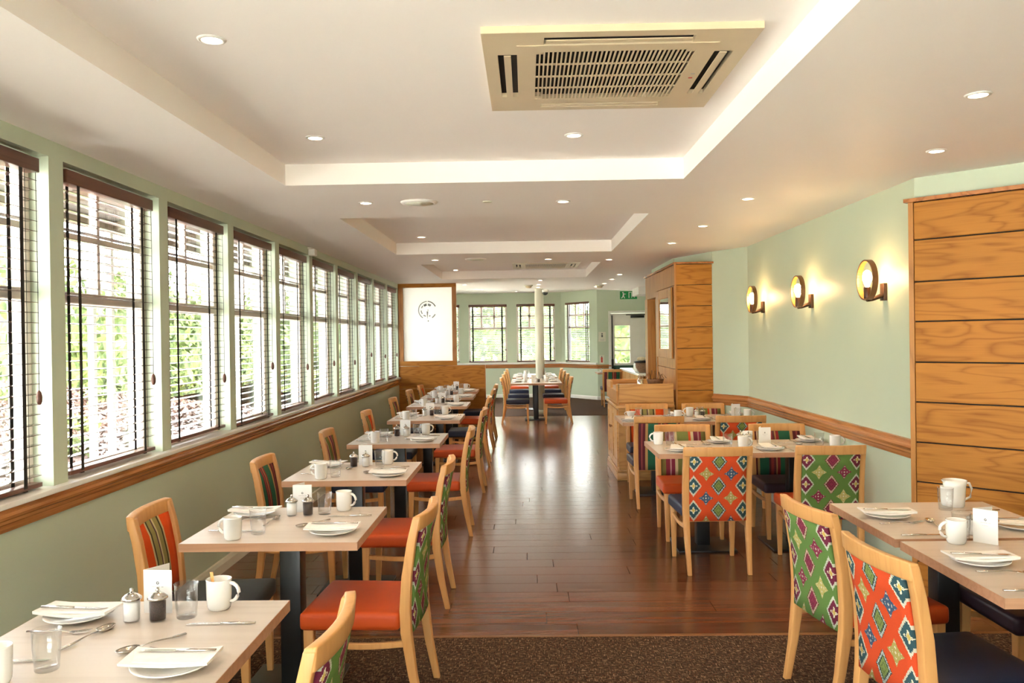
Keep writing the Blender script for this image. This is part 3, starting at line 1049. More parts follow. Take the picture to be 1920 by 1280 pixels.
def make_ac(loc, label):
    """ceiling cassette: frame, four slots with louvres, central return grille of single bars"""
    a = thing('air_conditioner', label, 'air conditioner', loc, 0, 'ceiling air conditioners')
    h = .475
    fr = MB()
    g, s0, s1 = .315, .355, .425       # grille half size, slot inner/outer distance
    zt, zb = .0, -.024
    sl = .26
    # frame as a ring of boxes leaving the slots and the grille open
    fr.box(-h, h, -h, -s1, zb, zt)
    fr.box(-h, h, s1, h, zb, zt)
    fr.box(-h, -s1, -s1, s1, zb, zt)
    fr.box(s1, h, -s1, s1, zb, zt)
    for sx in (-1, 1):
        for sy in (-1, 1):
            x0, x1 = sorted((sx * sl, sx * s1))
            y0, y1 = sorted((sy * sl, sy * s1))
            fr.box(x0, x1, y0, y1, zb, zt)
    for sgn in (-1, 1):
        a0, a1 = sorted((sgn * .29, sgn * s0))
        fr.box(-s0, s0, a0, a1, zb - .003, zt)
        fr.box(a0, a1, -.29, .29, zb - .003, zt)
    fr.build('panel_frame', 'cream_plastic', a)
    MB().box(-.45, .45, -.45, .45, -.006, -.002).build('dark_inside', 'dark_void', a)
    bars = MB().box(-.0030, .0030, -.29, .29, -.027, -.021).mesh('grille_bar', 'cream_plastic')
    for k in range(37):
        link('grille_bar', bars, a, (-.288 + .016 * k, 0, 0))
    cbm = MB().box(-.29, .29, -.004, .004, -.0255, -.020).mesh('grille_cross_bar', 'cream_plastic')
    for yy in (-.145, 0, .145):
        link('grille_cross_bar', cbm, a, (0, yy, 0))
    lv = MB().box(-sl + .008, sl - .008, -.013, .013, -.027, -.023).mesh('louvre', 'cream_plastic')
    for k in range(4):
        o_ = link('louvre', lv, a)
        o_.rotation_euler = (0, 0, R(90 * k))
        o_.location = Vector((0, -.39, 0)) if k == 0 else Matrix.Rotation(R(90 * k), 3, 'Z') @ Vector((0, -.39, 0))
    MB().box(.32, .335, -.02, -.012, -.0285, -.027).build('indicator', 'print_light', a)
    MB().box(.32, .335, .03, .04, -.0285, -.027).build('indicator', 'sign_red', a)
    return a


ac1 = make_ac((.335, 3.255, ZK), 'cream square air conditioner in the near ceiling coffer')
dup(ac1, (.29, 11.9, ZK), 0, 'cream square air conditioner in the third coffer, far away')
for x, y, lab in ((-.71, 5.56, 'round white ceiling speaker between first and second coffers'), (-.58, 9.62, 'round white ceiling speaker between second and third coffers')):
    t = thing('ceiling_speaker', lab, 'speaker', (x, y, ZC), 0, 'ceiling speakers')
    MB().lathe([(.10, -.012), (.118, -.010), (.125, 0)], 32).build('speaker_rim', 'ceiling_paint', t)
    MB().lathe([(.002, -.014), (.098, -.0125)], 32).build('speaker_mesh', 'cream_paint', t)
for x, y, lab in ((.05, 14.6, 'white dome smoke detector on the ceiling near the column'), (1.33, 14.9, 'dark-rimmed smoke detector near the far right downlights')):
    t = thing('smoke_detector', lab, 'detector', (x, y, ZC), 0, 'ceiling smoke detectors')
    MB().lathe([(.075, 0), (.075, -.018), (.068, -.022)], 20).build('detector_base', 'cream_paint', t)
    MB().lathe([(.055, -.022), (.050, -.045), (.030, -.055), (.004, -.056)], 20).build('detector_head', 'cream_plastic', t)
t = thing('motion_sensor', 'small white box sensor high on the left wall', 'sensor', (XL, 8.16, 2.47))
MB().box(0, .07, -.05, .05, -.035, .03).build('sensor_body', 'white_gloss', t, bevel=.012)
MB().box(.0, .035, -.062, .062, .028, .045).build('sensor_mount', 'white_gloss', t)
for x, y, lab in ((-.25, 5.58, 'tiny flat ceiling sensor right of the near round speaker'),):
    t = thing('ceiling_sensor', lab, 'sensor', (x, y, ZC))
    MB().lathe([(.03, -.006), (.034, 0)], 16).build('sensor_disc', 'cream_paint', t)

# column with a dome camera
cl = thing('round_column', 'round cream column rising through the far long table run', 'column', (.275, 17.2, 0))
MB().lathe([(.092, 0.0), (.092, ZB)], 32).build('column_shaft', 'cream_paint', cl)
MB().lathe([(.105, 0.0), (.105, .08), (.093, .085)], 32).build('column_base', 'cream_paint', cl)
cc = thing('dome_camera', 'white security camera with a dark dome at column top', 'camera', (.40, 17.05, 2.52))
MB().lathe([(.03, .26), (.03, .06), (.065, .05), (.065, .0)], 20).build('camera_mount', 'white_gloss', cc)
MB().lathe([(.058, .0), (.055, -.025), (.040, -.048), (.015, -.06), (.002, -.062)], 20).build('camera_dome', 'black_metal', cc)

# bulkhead and exit sign
t = structure(MB().box(2.12, 4.0, 15.6, 16.5, 2.38, 2.52).build('trim_11', 'white_gloss'))
t = structure(MB().box(2.30, 4.0, 13.6, 15.6, 2.36, 2.52).build('trim_12', 'white_gloss'))
xs_ = thing('exit_sign', 'green running-man exit sign hanging by the far door', 'sign', (2.06, 16.62, 2.42))
MB().box(-.17, .17, 0, .025, -.085, .075).build('sign_panel', 'sign_green', xs_)
MB().tube([(0, .012, .075), (0, .012, .28)], .01, 6).build('hanger', 'white_gloss', xs_)
mn = MB()
mn.box(-.125, -.10, -.004, 0, .035, .058)
mn.hexa([(-.12, -.004, -.02), (-.095, -.004, -.02), (-.085, -.004, .032), (-.11, -.004, .032), (-.12, 0, -.02), (-.095, 0, -.02), (-.085, 0, .032), (-.11, 0, .032)])
mn.hexa([(-.15, -.004, -.065), (-.135, -.004, -.07), (-.095, -.004, -.02), (-.115, -.004, -.015), (-.15, 0, -.065), (-.135, 0, -.07), (-.095, 0, -.02), (-.115, 0, -.015)])
mn.hexa([(-.085, -.004, -.07), (-.07, -.004, -.065), (-.095, -.004, -.015), (-.11, -.004, -.02), (-.085, 0, -.07), (-.07, 0, -.065), (-.095, 0, -.015), (-.11, 0, -.02)])
mn.box(-.085, -.055, -.004, 0, .012, .022)
mn.build('running_man', 'paper', xs_)
ar = MB()
ar.box(.0, .015, -.004, 0, -.06, .055)
ar.box(.0, .06, -.004, 0, .045, .058)
ar.box(.055, .07, -.004, 0, -.06, .058)
ar.build('doorway_symbol', 'paper', xs_)
aw = MB()
aw.box(.105, .12, -.004, 0, -.02, .05)
aw.add([(.08, -.004, -.015), (.145, -.004, -.015), (.1125, -.004, -.06)], [(0, 1, 2)])
aw.build('arrow', 'paper', xs_)


# ------------------------------------------------------------------ dining chairs
POST = [(.0, -.262, .030, .028), (.18, -.226, .038, .034), (.36, -.202, .046, .042), (.46, -.199, .046, .042), (.60, -.208, .042, .042), (.74, -.230, .038, .042), (.845, -.254, .034, .042)]


def post_y(z):
    for (z0, y0, *_), (z1, y1, *_) in zip(POST[:-1], POST[1:]):
        if z <= z1:
            return y0 + (y1 - y0) * (z - z0) / (z1 - z0)
    return POST[-1][1]


def chair_meshes():
    d = {}
    for sgn, nm in ((-1, 'rear_l'), (1, 'rear_r')):
        rings = []
        for z, yc, dy, wx in POST:
            xo = .214 + .016 * min(z / .4, 1)
            x0, x1 = sorted((sgn * xo, sgn * (xo - wx)))
            rings.append([(x0, yc - dy / 2, z), (x1, yc - dy / 2, z), (x1, yc + dy / 2, z), (x0, yc + dy / 2, z)])
        d[nm] = MB().loft(rings).mesh('leg', 'beech', .005, 2)
    for sgn, nm in ((-1, 'front_l'), (1, 'front_r')):
        rings = []
        for z, w in ((0, .027), (.2, .036), (.385, .044)):
            xo = .222 + .012 * z / .385
            x0, x1 = sorted((sgn * xo, sgn * (xo - w)))
            rings.append([(x0, .236 - w, z), (x1, .236 - w, z), (x1, .236, z), (x0, .236, z)])
        d[nm] = MB().loft(rings).mesh('leg', 'beech', .004, 2)
    # seat cushion with softly crowned top
    sc_ = MB()
    n = 10
    outline = []
    for (x, y_) in ((-.236, -.178), (.236, -.178), (.246, .25), (-.246, .25)):
        outline.append((x, y_))
    nx, ny = 8, 8
    gv, gf = [], []
    for j in range(ny + 1):
        for i in range(nx + 1):
            u, v = i / nx, j / ny
            hw = .236 + .010 * v
            x = -hw + 2 * hw * u
            y_ = -.178 + .428 * v
            cr = .010 * (1 - (2 * u - 1) ** 2) * (1 - (2 * v - 1) ** 2)
            gv.append((x, y_, .449 + cr))
    for j in range(ny):
        for i in range(nx):
            a = j * (nx + 1) + i
            gf.append((a, a + 1, a + nx + 2, a + nx + 1))
    nb = len(gv)
    per = [i for i in range(nx + 1)] + [j * (nx + 1) + nx for j in range(1, ny + 1)] + [ny * (nx + 1) + i for i in range(nx - 1, -1, -1)] + [j * (nx + 1) for j in range(ny - 1, 0, -1)]
    for p in per:
        gv.append((gv[p][0], gv[p][1], .372))
    m = len(per)
    for k in range(m):
        gf.append((per[k], nb + k, nb + (k + 1) % m, per[(k + 1) % m]))
    gf.append(tuple(nb + k for k in range(m)))
    sc_.add(gv, gf)
    d['seat'] = sc_.mesh('seat', None, .022, 3)
    # curved top rail
    rr = []
    for x in bow(10, .229):
        b = -.030 * (1 - (x / .229) ** 2)
        rr.append([(x, -.266 + b, .792 + .0), (x, -.232 + b, .792), (x, -.238 + b, .852), (x, -.272 + b, .856)])
    d['rail'] = MB().loft(rr).mesh('top_rail', 'beech', .006, 2)

    def slab(z0, z1, off_o, off_i, puff, w=.188, nz=6, nx=8):
        rings = []
        for z in [z0 + (z1 - z0) * i / nz for i in range(nz + 1)]:
            s = .35 + .65 * min(1, max(0, (z - .36) / .44))
            t_ = (z - z0) / (z1 - z0)
            outer = [(x, post_y(z) + off_o - .030 * s * (1 - (x / .229) ** 2), z) for x in bow(nx, w)]
            inner = [(x, post_y(z) + off_i - .030 * s * (1 - (x / .229) ** 2) + puff * (1 - (x / w) ** 2) * max(0.0, 4 * t_ * (1 - t_)) ** .5, z) for x in reversed(bow(nx, w))]
            rings.append(outer + inner)
        return MB().loft(rings, True, True)
    d['back_cover'] = slab(.355, .795, -.022, -.006, 0).mesh('back_cover', None)
    d['pad'] = slab(.44, .795, -.006, .010, .016).mesh('back_pad', None)
    ss = []
    for t_ in [i / 8 for i in range(9)]:
        y_ = .200 - .40 * t_
        z = .315 - .014 * math.sin(math.pi * t_)
        ss.append([(-.010, y_, z - .013), (.010, y_, z - .013), (.010, y_, z + .013), (-.010, y_, z + .013)])
    d['stretcher'] = MB().loft(ss).mesh('stretcher', 'beech', .003, 1)
    d['lower_rail'] = MB().box(-.19, .19, -.208, -.188, .345, .375).mesh('lower_rail', 'beech', .003, 1)
    return d


CM = chair_meshes()
mat_cache = {}


def with_mat(key, mat):
    k = (key, mat)
    if k not in mat_cache:
        me = CM[key].copy()
        me.name = CM[key].name
        me.materials.clear()
        me.materials.append(M[mat])
        mat_cache[k] = me
    return mat_cache[k]


def make_chair(loc, rot, seat, inside, outside, label, group):
    """faces local +y"""
    t = thing('dining_chair', label, 'chair', (loc[0], loc[1], 0.0), rot, group)
    link('seat', with_mat('seat', seat), t)
    for k in ('rear_l', 'rear_r', 'front_l', 'front_r'):
        link('leg', CM[k], t)
    link('top_rail', CM['rail'], t)
    link('lower_rail', CM['lower_rail'], t)
    link('back_pad', with_mat('pad', inside), t)
    link('back_cover', with_mat('back_cover', outside), t)
    link('stretcher', CM['stretcher'], t, (-.215, 0, 0))
    link('stretcher', CM['stretcher'], t, (.215, 0, 0))
    return t


TW = ['nearest', 'second', 'third', 'fourth', 'fifth', 'sixth', 'seventh', 'last']
TY = [2.325, 3.82, 5.33, 7.03, 8.91, 10.65, 12.16, 13.38]
TX = [-1.165, -1.10, -1.113, -1.09, -1.08, -1.133, -1.155, -1.175]
# aisle side chairs (facing -X) : rotation +90 deg
aisle = [
    (-.79, 2.22, 0, 'navy_leather', 'stripe_green', 'ikat_green', 'green striped'),
    (-.715, 3.70, -3, 'orange_leather', 'stripe_olive', 'ikat_green', 'orange seated'),
    (-.75, 5.08, 0, 'orange_leather', 'stripe_olive', 'ikat_green', 'orange seated'),
    (-.735, 6.85, 2, 'orange_leather', 'stripe_green', 'ikat_green', 'orange seated'),
    (-.72, 8.72, 0, 'orange_leather', 'stripe_olive', 'ikat_green', 'orange seated'),
    (-.745, 10.45, 1, 'navy_leather', 'stripe_olive', 'ikat_orange', 'navy seated'),
    (-.75, 11.98, 0, 'orange_leather', 'stripe_olive', 'ikat_orange', 'orange seated'),
    (-.76, 13.2, 0, 'navy_leather', 'stripe_orange', 'ikat_green', 'navy seated'),
]
for i, (x, y, r, seat, ins, out, w) in enumerate(aisle):
    if i == 0:
        lab = 'green striped beech chair cut off at the bottom edge, left of centre'
    else:
        lab = '%s beech chair on the aisle side of the %s left-row table' % (w, TW[i])
    make_chair((x, y), R(90 + r), seat, ins, out, lab, 'aisle chairs of the left row')
wallside = [
    None,
    (-1.465, 3.74, 4, 'slate_leather', 'stripe_orange', 'ikat_green', 'orange striped'),
    (-1.44, 5.26, 2, 'plum_leather', 'stripe_green', 'ikat_green', 'green and maroon striped'),
    (-1.41, 6.82, 2, 'navy_leather', 'stripe_olive', 'ikat_green', 'olive striped'),
    (-1.43, 8.61, 1, 'navy_leather', 'stripe_orange', 'ikat_orange', 'orange striped'),
    (-1.45, 10.45, 0, 'navy_leather', 'stripe_olive', 'ikat_green', 'olive striped'),
    (-1.46, 12.0, 0, 'navy_leather', 'stripe_olive', 'ikat_green', 'olive striped'),
    (-1.45, 13.2, 0, 'navy_leather', 'stripe_orange', 'ikat_green', 'striped'),
]
for i, c in enumerate(wallside):
    if c:
        x, y, r, seat, ins, out, w = c
        make_chair((x, y), R(-90 + r), seat, ins, out, '%s beech chair on the wall side of the %s left-row table' % (w, TW[i]), 'wall side chairs of the left row')
# right foreground group
make_chair((1.475, 3.69), R(-90 + 9), 'orange_leather', 'stripe_olive', 'ikat_green', 'green ikat-backed chair with orange seat at the right foreground table', 'chairs at the right foreground tables')
make_chair((1.47, 2.94), R(-90 + 6), 'navy_leather', 'stripe_orange', 'ikat_orange', 'orange ikat-backed chair with navy seat at bottom right', 'chairs at the right foreground tables')
make_chair((2.19, 3.58), R(90), 'plum_leather', 'stripe_green', 'ikat_green', 'dark plum seated chair tucked under far side of right foreground table', 'chairs at the right foreground tables')
make_chair((2.20, 2.93), R(90), 'orange_leather', 'stripe_olive', 'ikat_orange', 'orange seat just visible under the table at the right frame edge', 'chairs at the right foreground tables')
# middle group
make_chair((1.26, 5.775), R(1), 'navy_leather', 'stripe_orange', 'ikat_orange', 'orange ikat-backed chair seen square from behind, with navy seat', 'chairs at the middle right tables')
make_chair((2.02, 5.79), R(-1), 'orange_leather', 'stripe_green', 'ikat_green', 'green ikat-backed chair seen from behind near the right wall', 'chairs at the middle right tables')
make_chair((1.285, 6.65), R(180), 'orange_leather', 'stripe_olive', 'ikat_green', 'olive striped chair with orange seat facing camera at middle right table', 'chairs at the middle right tables')
make_chair((2.06, 6.63), R(180), 'plum_leather', 'stripe_green', 'ikat_orange', 'maroon and green striped chair facing camera near the right wall', 'chairs at the middle right tables')
# back group
make_chair((1.213, 7.90), R(0), 'plum_leather', 'stripe_olive', 'stripe_green', 'green striped-backed chair with dark seat beside the sideboard', 'chairs at the back right tables')
make_chair((1.96, 7.88), R(0), 'orange_leather', 'stripe_olive', 'ikat_orange', 'orange ikat-backed chair at the back right table by the wall', 'chairs at the back right tables')
make_chair((1.30, 8.80), R(180), 'navy_leather', 'stripe_orange', 'ikat_green', 'orange striped chair facing camera in front of the sideboard end', 'chairs at the back right tables')
make_chair((1.915, 8.80), R(180), 'navy_leather', 'stripe_olive', 'ikat_green', 'olive striped chair facing camera in front of the oak pillar', 'chairs at the back right tables')
# far long table
farL = [(15.42, 'navy_leather'), (16.75, 'navy_leather'), (18.2, 'navy_leather'), (19.6, 'orange_leather')]
farR = [(15.42, 'orange_leather'), (16.75, 'plum_leather'), (18.2, 'navy_leather'), (19.6, 'orange_leather')]
for i, (y, s) in enumerate(farL):
    make_chair((-.21, y), R(-90), s, 'stripe_olive', 'ikat_green', '%s chair on the left side of the far long table' % ['first', 'second', 'third', 'fourth'][i], 'chairs at the far long table')
for i, (y, s) in enumerate(farR):
    make_chair((.565, y), R(90), s, 'stripe_olive', 'ikat_green', '%s chair on the right side of the far long table' % ['first', 'second', 'third', 'fourth'][i], 'chairs at the far long table')
make_chair((1.93, 18.85), R(0), 'navy_leather', 'stripe_green', 'stripe_green', 'green striped-backed chair standing alone near the far door', 'chairs near the far door')


# ------------------------------------------------------------------ tables
def table_proto(wx, wy, name='dining_table'):
    t = thing(name, '', 'table')
    MB().box(-wx / 2 + .002, wx / 2 - .002, -wy / 2 + .002, wy / 2 - .002, .716, .75).build('tabletop', 'table_ply', t)
    e = MB()
    e.box(-wx / 2, wx / 2, -wy / 2, -wy / 2 + .002, .715, .7495)
    e.box(-wx / 2, wx / 2, wy / 2 - .002, wy / 2, .715, .7495)
    e.box(-wx / 2, -wx / 2 + .002, -wy / 2, wy / 2, .715, .7495)
    e.box(wx / 2 - .002, wx / 2, -wy / 2, wy / 2, .715, .7495)
    e.build('shaded_edge_band', 'table_edge_shaded', t)  # browner than the top: the edge's weaker light is put into its colour
    MB().box(-.048, .048, -.048, .048, .014, .70).build('pedestal', 'black_metal', t, bevel=.004)
    MB().box(-.215, .215, -.215, .215, 0, .014).build('base_plate', 'black_metal', t, bevel=.004)
    MB().box(-.16, .16, -.16, .16, .70, .716).build('support_plate', 'black_metal', t)
    return t


tp = table_proto(.757, .735)
tables_used = [False]


def put_table(x, y, label, group, z=0.0):
    if not tables_used[0]:
        tables_used[0] = True
        tp.location = (x, y, z)
        tp['label'], tp['group'] = label, group
        return tp
    return dup(tp, (x, y, z), 0, label, group)


for i in range(8):
    put_table(TX[i], TY[i], 'pale wood square table with black pedestal, %s of the left row' % TW[i], 'left row tables')
put_table(1.88, 3.785, 'pale wood table at right foreground, far one of the joined pair', 'right tables')
put_table(1.885, 3.015, 'pale wood table at right foreground, near one of the joined pair', 'right tables', .0)
put_table(1.315, 6.30, 'pale wood table behind orange ikat chair, left of the joined pair', 'right tables')
put_table(1.945, 6.30, 'pale wood table by right wall behind green ikat chair', 'right tables') if False else None
t2 = table_proto(.63, .735)
t2.location = (2.012, 6.31, 0)
tag(t2, 'pale wood table against right wall behind the green ikat-backed chair', 'table', 'right tables')
put_table(1.31, 8.49, 'pale wood table in front of the sideboard end', 'right tables')
t3 = table_proto(.53, .735)
t3.location = (1.955, 8.49, 0)
tag(t3, 'pale wood table by the right wall corner, before the oak pillar', 'table', 'right tables')
lt = table_proto(.95, 1.75, 'long_table')
lt.location = (.17, 16.06, 0)
tag(lt, 'near half of the far long pale wood table before the column', 'table', 'far long tables')
dup(lt, (.17, 18.35, 0), 0, 'far half of the long pale wood table behind the column')
dup(tp, (2.02, 19.55, 0), 0, 'small pale table near the slanted bay wall by the far door', 'tables near the far door')


# ------------------------------------------------------------------ tableware
def proto_mug():
    t = thing('mug', '', 'mug', group='white mugs')
    MB().lathe([(.002, .0), (.029, .0), (.033, .003), (.0365, .012), (.0385, .045), (.0393, .092), (.0400, .096), (.0370, .096), (.0358, .05), (.0340, .014), (.029, .008), (.002, .007)], 22).build('body', 'china', t)
    pts = []
    for k in range(9):
        a = R(-88 + 176 * k / 8)
        pts.append((.036 + .030 * math.cos(a) * (1.0 if k > 3 else .92), 0, .055 + .030 * math.sin(a) + (.0)))
    pts[0] = (.034, 0, .026)
    pts[-1] = (.037, 0, .084)
    MB().tube(pts, [.005, .0055, .006, .006, .006, .006, .006, .0065, .006], 8).build('handle', 'china', t)
    return t


def proto_cup():
    t = thing('teacup', '', 'cup', group='white teacups')
    MB().lathe([(.002, .0), (.022, .0), (.024, .006), (.040, .03), (.048, .058), (.050, .062), (.047, .062), (.038, .03), (.022, .012), (.002, .010)], 22).build('body', 'china', t)
    pts = [(.040, 0, .022), (.056, 0, .020), (.066, 0, .036), (.060, 0, .052), (.046, 0, .052)]
    MB().tube(pts, .004, 7).build('handle', 'china', t)
    return t


def proto_glass():
    o = MB().lathe([(.002, 0), (.027, 0), (.030, .003), (.034, .06), (.036, .105), (.0372, .106), (.035, .106), (.0335, .06), (.0285, .014), (.024, .011), (.002, .010)], 22).build('drinking_glass', 'tumbler_glass')
    return tag(o, '', 'glass', 'drinking glasses')


def proto_plate():
    o = MB().lathe([(.002, .0), (.055, .0), (.060, .003), (.085, .010), (.100, .016), (.1015, .018), (.099, .019), (.083, .0135), (.060, .007), (.002, .005)], 30).build('side_plate', 'china')
    return tag(o, '', 'plate', 'white side plates')


def proto_napkin():
    m = MB()
    n = 8
    rings = []
    for i in range(n + 1):
        u = -.115 + .23 * i / n
        lift = .010 * abs(u / .115) ** 1.6
        rings.append([(u, -.055, .0 + lift), (u, .055, .004 + lift * .6), (u, .057, .010 + lift * .6), (u, -.056, .009 + lift)])
    m.loft(rings)
    m.hexa([(-.10, -.050, .0105), (.10, -.046, .0115), (.095, .04, .0105), (-.092, .045, .0105), (-.10, -.050, .016), (.10, -.046, .018), (.095, .04, .014), (-.092, .045, .0145)])
    o = m.build('folded_napkin', 'napkin_linen')
    return tag(o, '', 'napkin', 'folded napkins')


def proto_knife():
    m = MB()
    m.tube([(0, -.11, .006), (0, -.05, .006), (0, -.005, .005)], [.0055, .0065, .0045], 8, flat=.6)
    m.hexa([(-.005, -.005, .003), (.006, -.005, .003), (.008, .08, .002), (-.006, .10, .002), (-.005, -.005, .0055), (.006, -.005, .0055), (.008, .08, .004), (-.006, .10, .004)])
    o = m.build('table_knife', 'steel')
    return tag(o, '', 'knife', 'table knives')


def proto_fork():
    m = MB()
    m.tube([(0, -.10, .005), (0, -.05, .006), (0, .0, .009), (0, .035, .006)], [.0055, .0045, .003, .0035], 8, flat=.5)
    m.hexa([(-.005, .033, .004), (.005, .033, .004), (.012, .05, .003), (-.012, .05, .003), (-.005, .033, .007), (.005, .033, .007), (.012, .05, .006), (-.012, .05, .006)])
    for k in range(4):
        x = -.0105 + .007 * k
        m.hexa([(x - .0018, .05, .003), (x + .0018, .05, .003), (x + .0012, .095, .010), (x - .0012, .095, .010), (x - .0018, .05, .006), (x + .0018, .05, .006), (x + .0012, .095, .012), (x - .0012, .095, .012)])
    o = m.build('table_fork', 'steel')
    return tag(o, '', 'fork', 'table forks')


def proto_spoon():
    m = MB()
    m.tube([(0, -.10, .005), (0, -.05, .006), (0, .0, .010), (0, .04, .008)], [.0055, .0045, .003, .0035], 8, flat=.5)
    rings = []
    for r, z in ((.02, .000), (.5, .0008), (.8, .004), (1.0, .011), (.96, .0115), (.75, .005), (.45, .0025), (.02, .002)):
        rings.append([(.0195 * r * math.cos(a), .070 + .034 * r * math.sin(a), z + .001) for a in [2 * math.pi * j / 18 for j in range(18)]])
    m.loft(rings, True, True)
    o = m.build('table_spoon', 'steel')
    return tag(o, '', 'spoon', 'table spoons')


def proto_shaker(fill, name):
    t = thing(name, '', 'shaker', group=name.replace('_', ' ') + 's')
    MB().lathe([(.002, .0), (.022, .0), (.024, .004), (.025, .066), (.0262, .068)], 20).build('glass_jar', 'tumbler_glass', t)
    MB().lathe([(.002, .004), (.0225, .005), (.0235, .060), (.002, .061)], 18).build('contents', fill, t)
    MB().lathe([(.0265, .066), (.030, .068), (.030, .073), (.025, .077), (.020, .082), (.010, .087), (.004, .089)], 20).build('lid', 'steel', t)
    MB().lathe([(.002, .088), (.0055, .092), (.006, .096), (.004, .101), (.001, .102)], 12).build('knob', 'steel', t)
    return t


def proto_menu(h=.135, w=.092):
    """folded card standing open: two leaves"""
    t = thing('menu_card', '', 'menu card', group='menu cards')
    MB().box(-w / 2, w / 2, -.0008, .0008, 0, h).build('front_leaf', 'paper', t)
    m = MB()
    a = R(62)
    dx, dy = math.cos(a), math.sin(a)
    x0, y0 = -w / 2, .0008
    m.hexa([(x0, y0, 0), (x0 + w * dx, y0 + w * dy, 0), (x0 + w * dx - .0014 * dy, y0 + w * dy + .0014 * dx, 0), (x0 - .0014 * dy, y0 + .0014 * dx, 0),
            (x0, y0, h), (x0 + w * dx, y0 + w * dy, h), (x0 + w * dx - .0014 * dy, y0 + w * dy + .0014 * dx, h), (x0 - .0014 * dy, y0 + .0014 * dx, h)])
    m.build('rear_leaf', 'paper', t)
    e = MB()
    disc_seg(e, 0, h * .70, .0022, .0050, R(40), R(390), -.0013, -.0009, 16)
    e.build('emblem', 'print_grey', t)
    g = MB()
    random.seed(3)
    x = -.019
    for k in range(14):
        wl_ = random.choice((.0014, .0019, .0023))
        if k != 10:
            g.box(x, x + wl_, -.0012, -.0009, h * .60, h * .60 + .0026)
        x += wl_ + .0008
    x = -.011
    for k in range(8):
        g.box(x, x + .0018, -.0012, -.0009, h * .515, h * .515 + .0016)
        x += .0027
    g.build('lettering', 'print_light', t)
    return t


PROTO = {'mug': proto_mug(), 'teacup': proto_cup(), 'glass': proto_glass(), 'plate': proto_plate(), 'napkin': proto_napkin(), 'knife': proto_knife(),
         'fork': proto_fork(), 'spoon': proto_spoon(), 'salt': proto_shaker('salt', 'salt_shaker'), 'pepper': proto_shaker('peppercorns', 'pepper_shaker'), 'menu': proto_menu()}
NOUN = {'mug': 'white china mug', 'teacup': 'white china teacup', 'glass': 'clear drinking glass', 'plate': 'round white side plate', 'napkin': 'folded cream napkin', 'knife': 'steel table knife',
        'fork': 'steel fork', 'spoon': 'steel spoon', 'salt': 'glass salt shaker with steel lid', 'pepper': 'glass pepper shaker with steel lid', 'menu': 'white folded menu card'}
used = {}
TZ = .75


def put(kind, x, y, z, rot, where, noun=None):
    lab = '%s %s' % (noun or NOUN[kind], where)
    p = PROTO[kind]
    if kind not in used:
        used[kind] = 1
        p.location, p.rotation_euler = (x, y, z), (0, 0, rot)
        p['label'] = lab
        return p
    return dup(p, (x, y, z), rot, lab)


def setting(ox, oy, rot, where, far=False, parts='all', jit=0.0, cup='mug', hand=0.0):
    """person sits at local origin on the table edge looking along +y"""
    c_, s_ = math.cos(rot), math.sin(rot)

    def P(x, y):
        x += random.uniform(-jit, jit)
        y += random.uniform(-jit, jit)
        return ox + x * c_ - y * s_, oy + x * s_ + y * c_
    x, y = P(-.20, .145)
    put('plate', x, y, TZ, rot, where)
    put('napkin', x, y, TZ + .0195, rot + R(84 + random.uniform(-8, 8)), where)
    put('knife', x + .02 * c_, y + .02 * s_, TZ + .036, rot + R(random.uniform(-10, 4)), where, 'small napkin knife')
    x, y = P(.145, .15)
    put('knife', x, y, TZ, rot + R(random.uniform(-4, 4)), where)
    x, y = P(-.075, .16)
    put('fork', x, y, TZ, rot + R(random.uniform(-8, 12)), where)
    x, y = P(-.02, .27)
    put('spoon', x, y, TZ, rot + R(70 + random.uniform(-25, 25)), where)
    x, y = P(.20, .275)
    put('glass', x, y, TZ, 0, where)
    x, y = P(.285, .205)
    m_ = put(cup, x, y, TZ, rot + R(-95 + hand + random.uniform(-18, 18)), where)


random.seed(21)
SP = ['on the %s left-row table, %s side' % (w, s) for w in TW for s in ('wall', 'aisle')]
for i in range(8):
    cx, cy = TX[i], TY[i]
    j = .008 if i < 2 else .02
    setting(cx - .378, cy, R(-90), SP[2 * i], jit=j)
    setting(cx + .378, cy, R(90), SP[2 * i + 1], jit=j)
    w = 'at the centre of the %s left-row table' % TW[i]
    flip = i in (2, 3)
    put('salt' if not flip else 'pepper', cx - .052, cy + .175, TZ, 0, w)
    put('pepper' if not flip else 'salt', cx + .026, cy + .180, TZ, 0, w)
    put('menu', cx + (.0 if i != 1 else -.02) + random.uniform(-.01, .02), cy + .250, TZ, R(random.uniform(-4, 6)), w)
    # a spoon stands in one mug of the nearest tables
# right foreground pair
for k, (oy, w) in enumerate(((3.70, 'far'), (2.93, 'near'))):
    setting(1.502, oy - .08, R(-90), 'on the %s right foreground table, aisle side' % w, jit=.01)
setting(2.258, 3.78, R(90), 'on the far right foreground table, wall side', jit=.01)
put('menu', 1.825, 3.335, TZ, R(-48), 'standing on the right foreground tables')
put('salt', 1.853, 3.47, TZ, 0, 'behind the menu on the right foreground tables')
put('pepper', 1.90, 3.43, TZ, 0, 'behind the menu on the right foreground tables')
# middle pair
setting(1.30, 5.935, 0, 'on the middle right table behind the orange ikat chair', jit=.01, hand=92)
setting(1.30, 6.665, R(180), 'on the middle right table, far side left', jit=.01, hand=92)
setting(1.98, 5.94, 0, 'on the wall-side middle right table, near side', jit=.01, hand=92)
setting(2.0, 6.67, R(180), 'on the wall-side middle right table, far side', jit=.01, hand=92)
put('menu', 1.815, 6.36, TZ, R(4), 'standing on the middle right tables')
put('salt', 1.70, 6.40, TZ, 0, 'left of the menu on the middle right tables')
put('pepper', 1.655, 6.46, TZ, 0, 'left of the menu on the middle right tables')
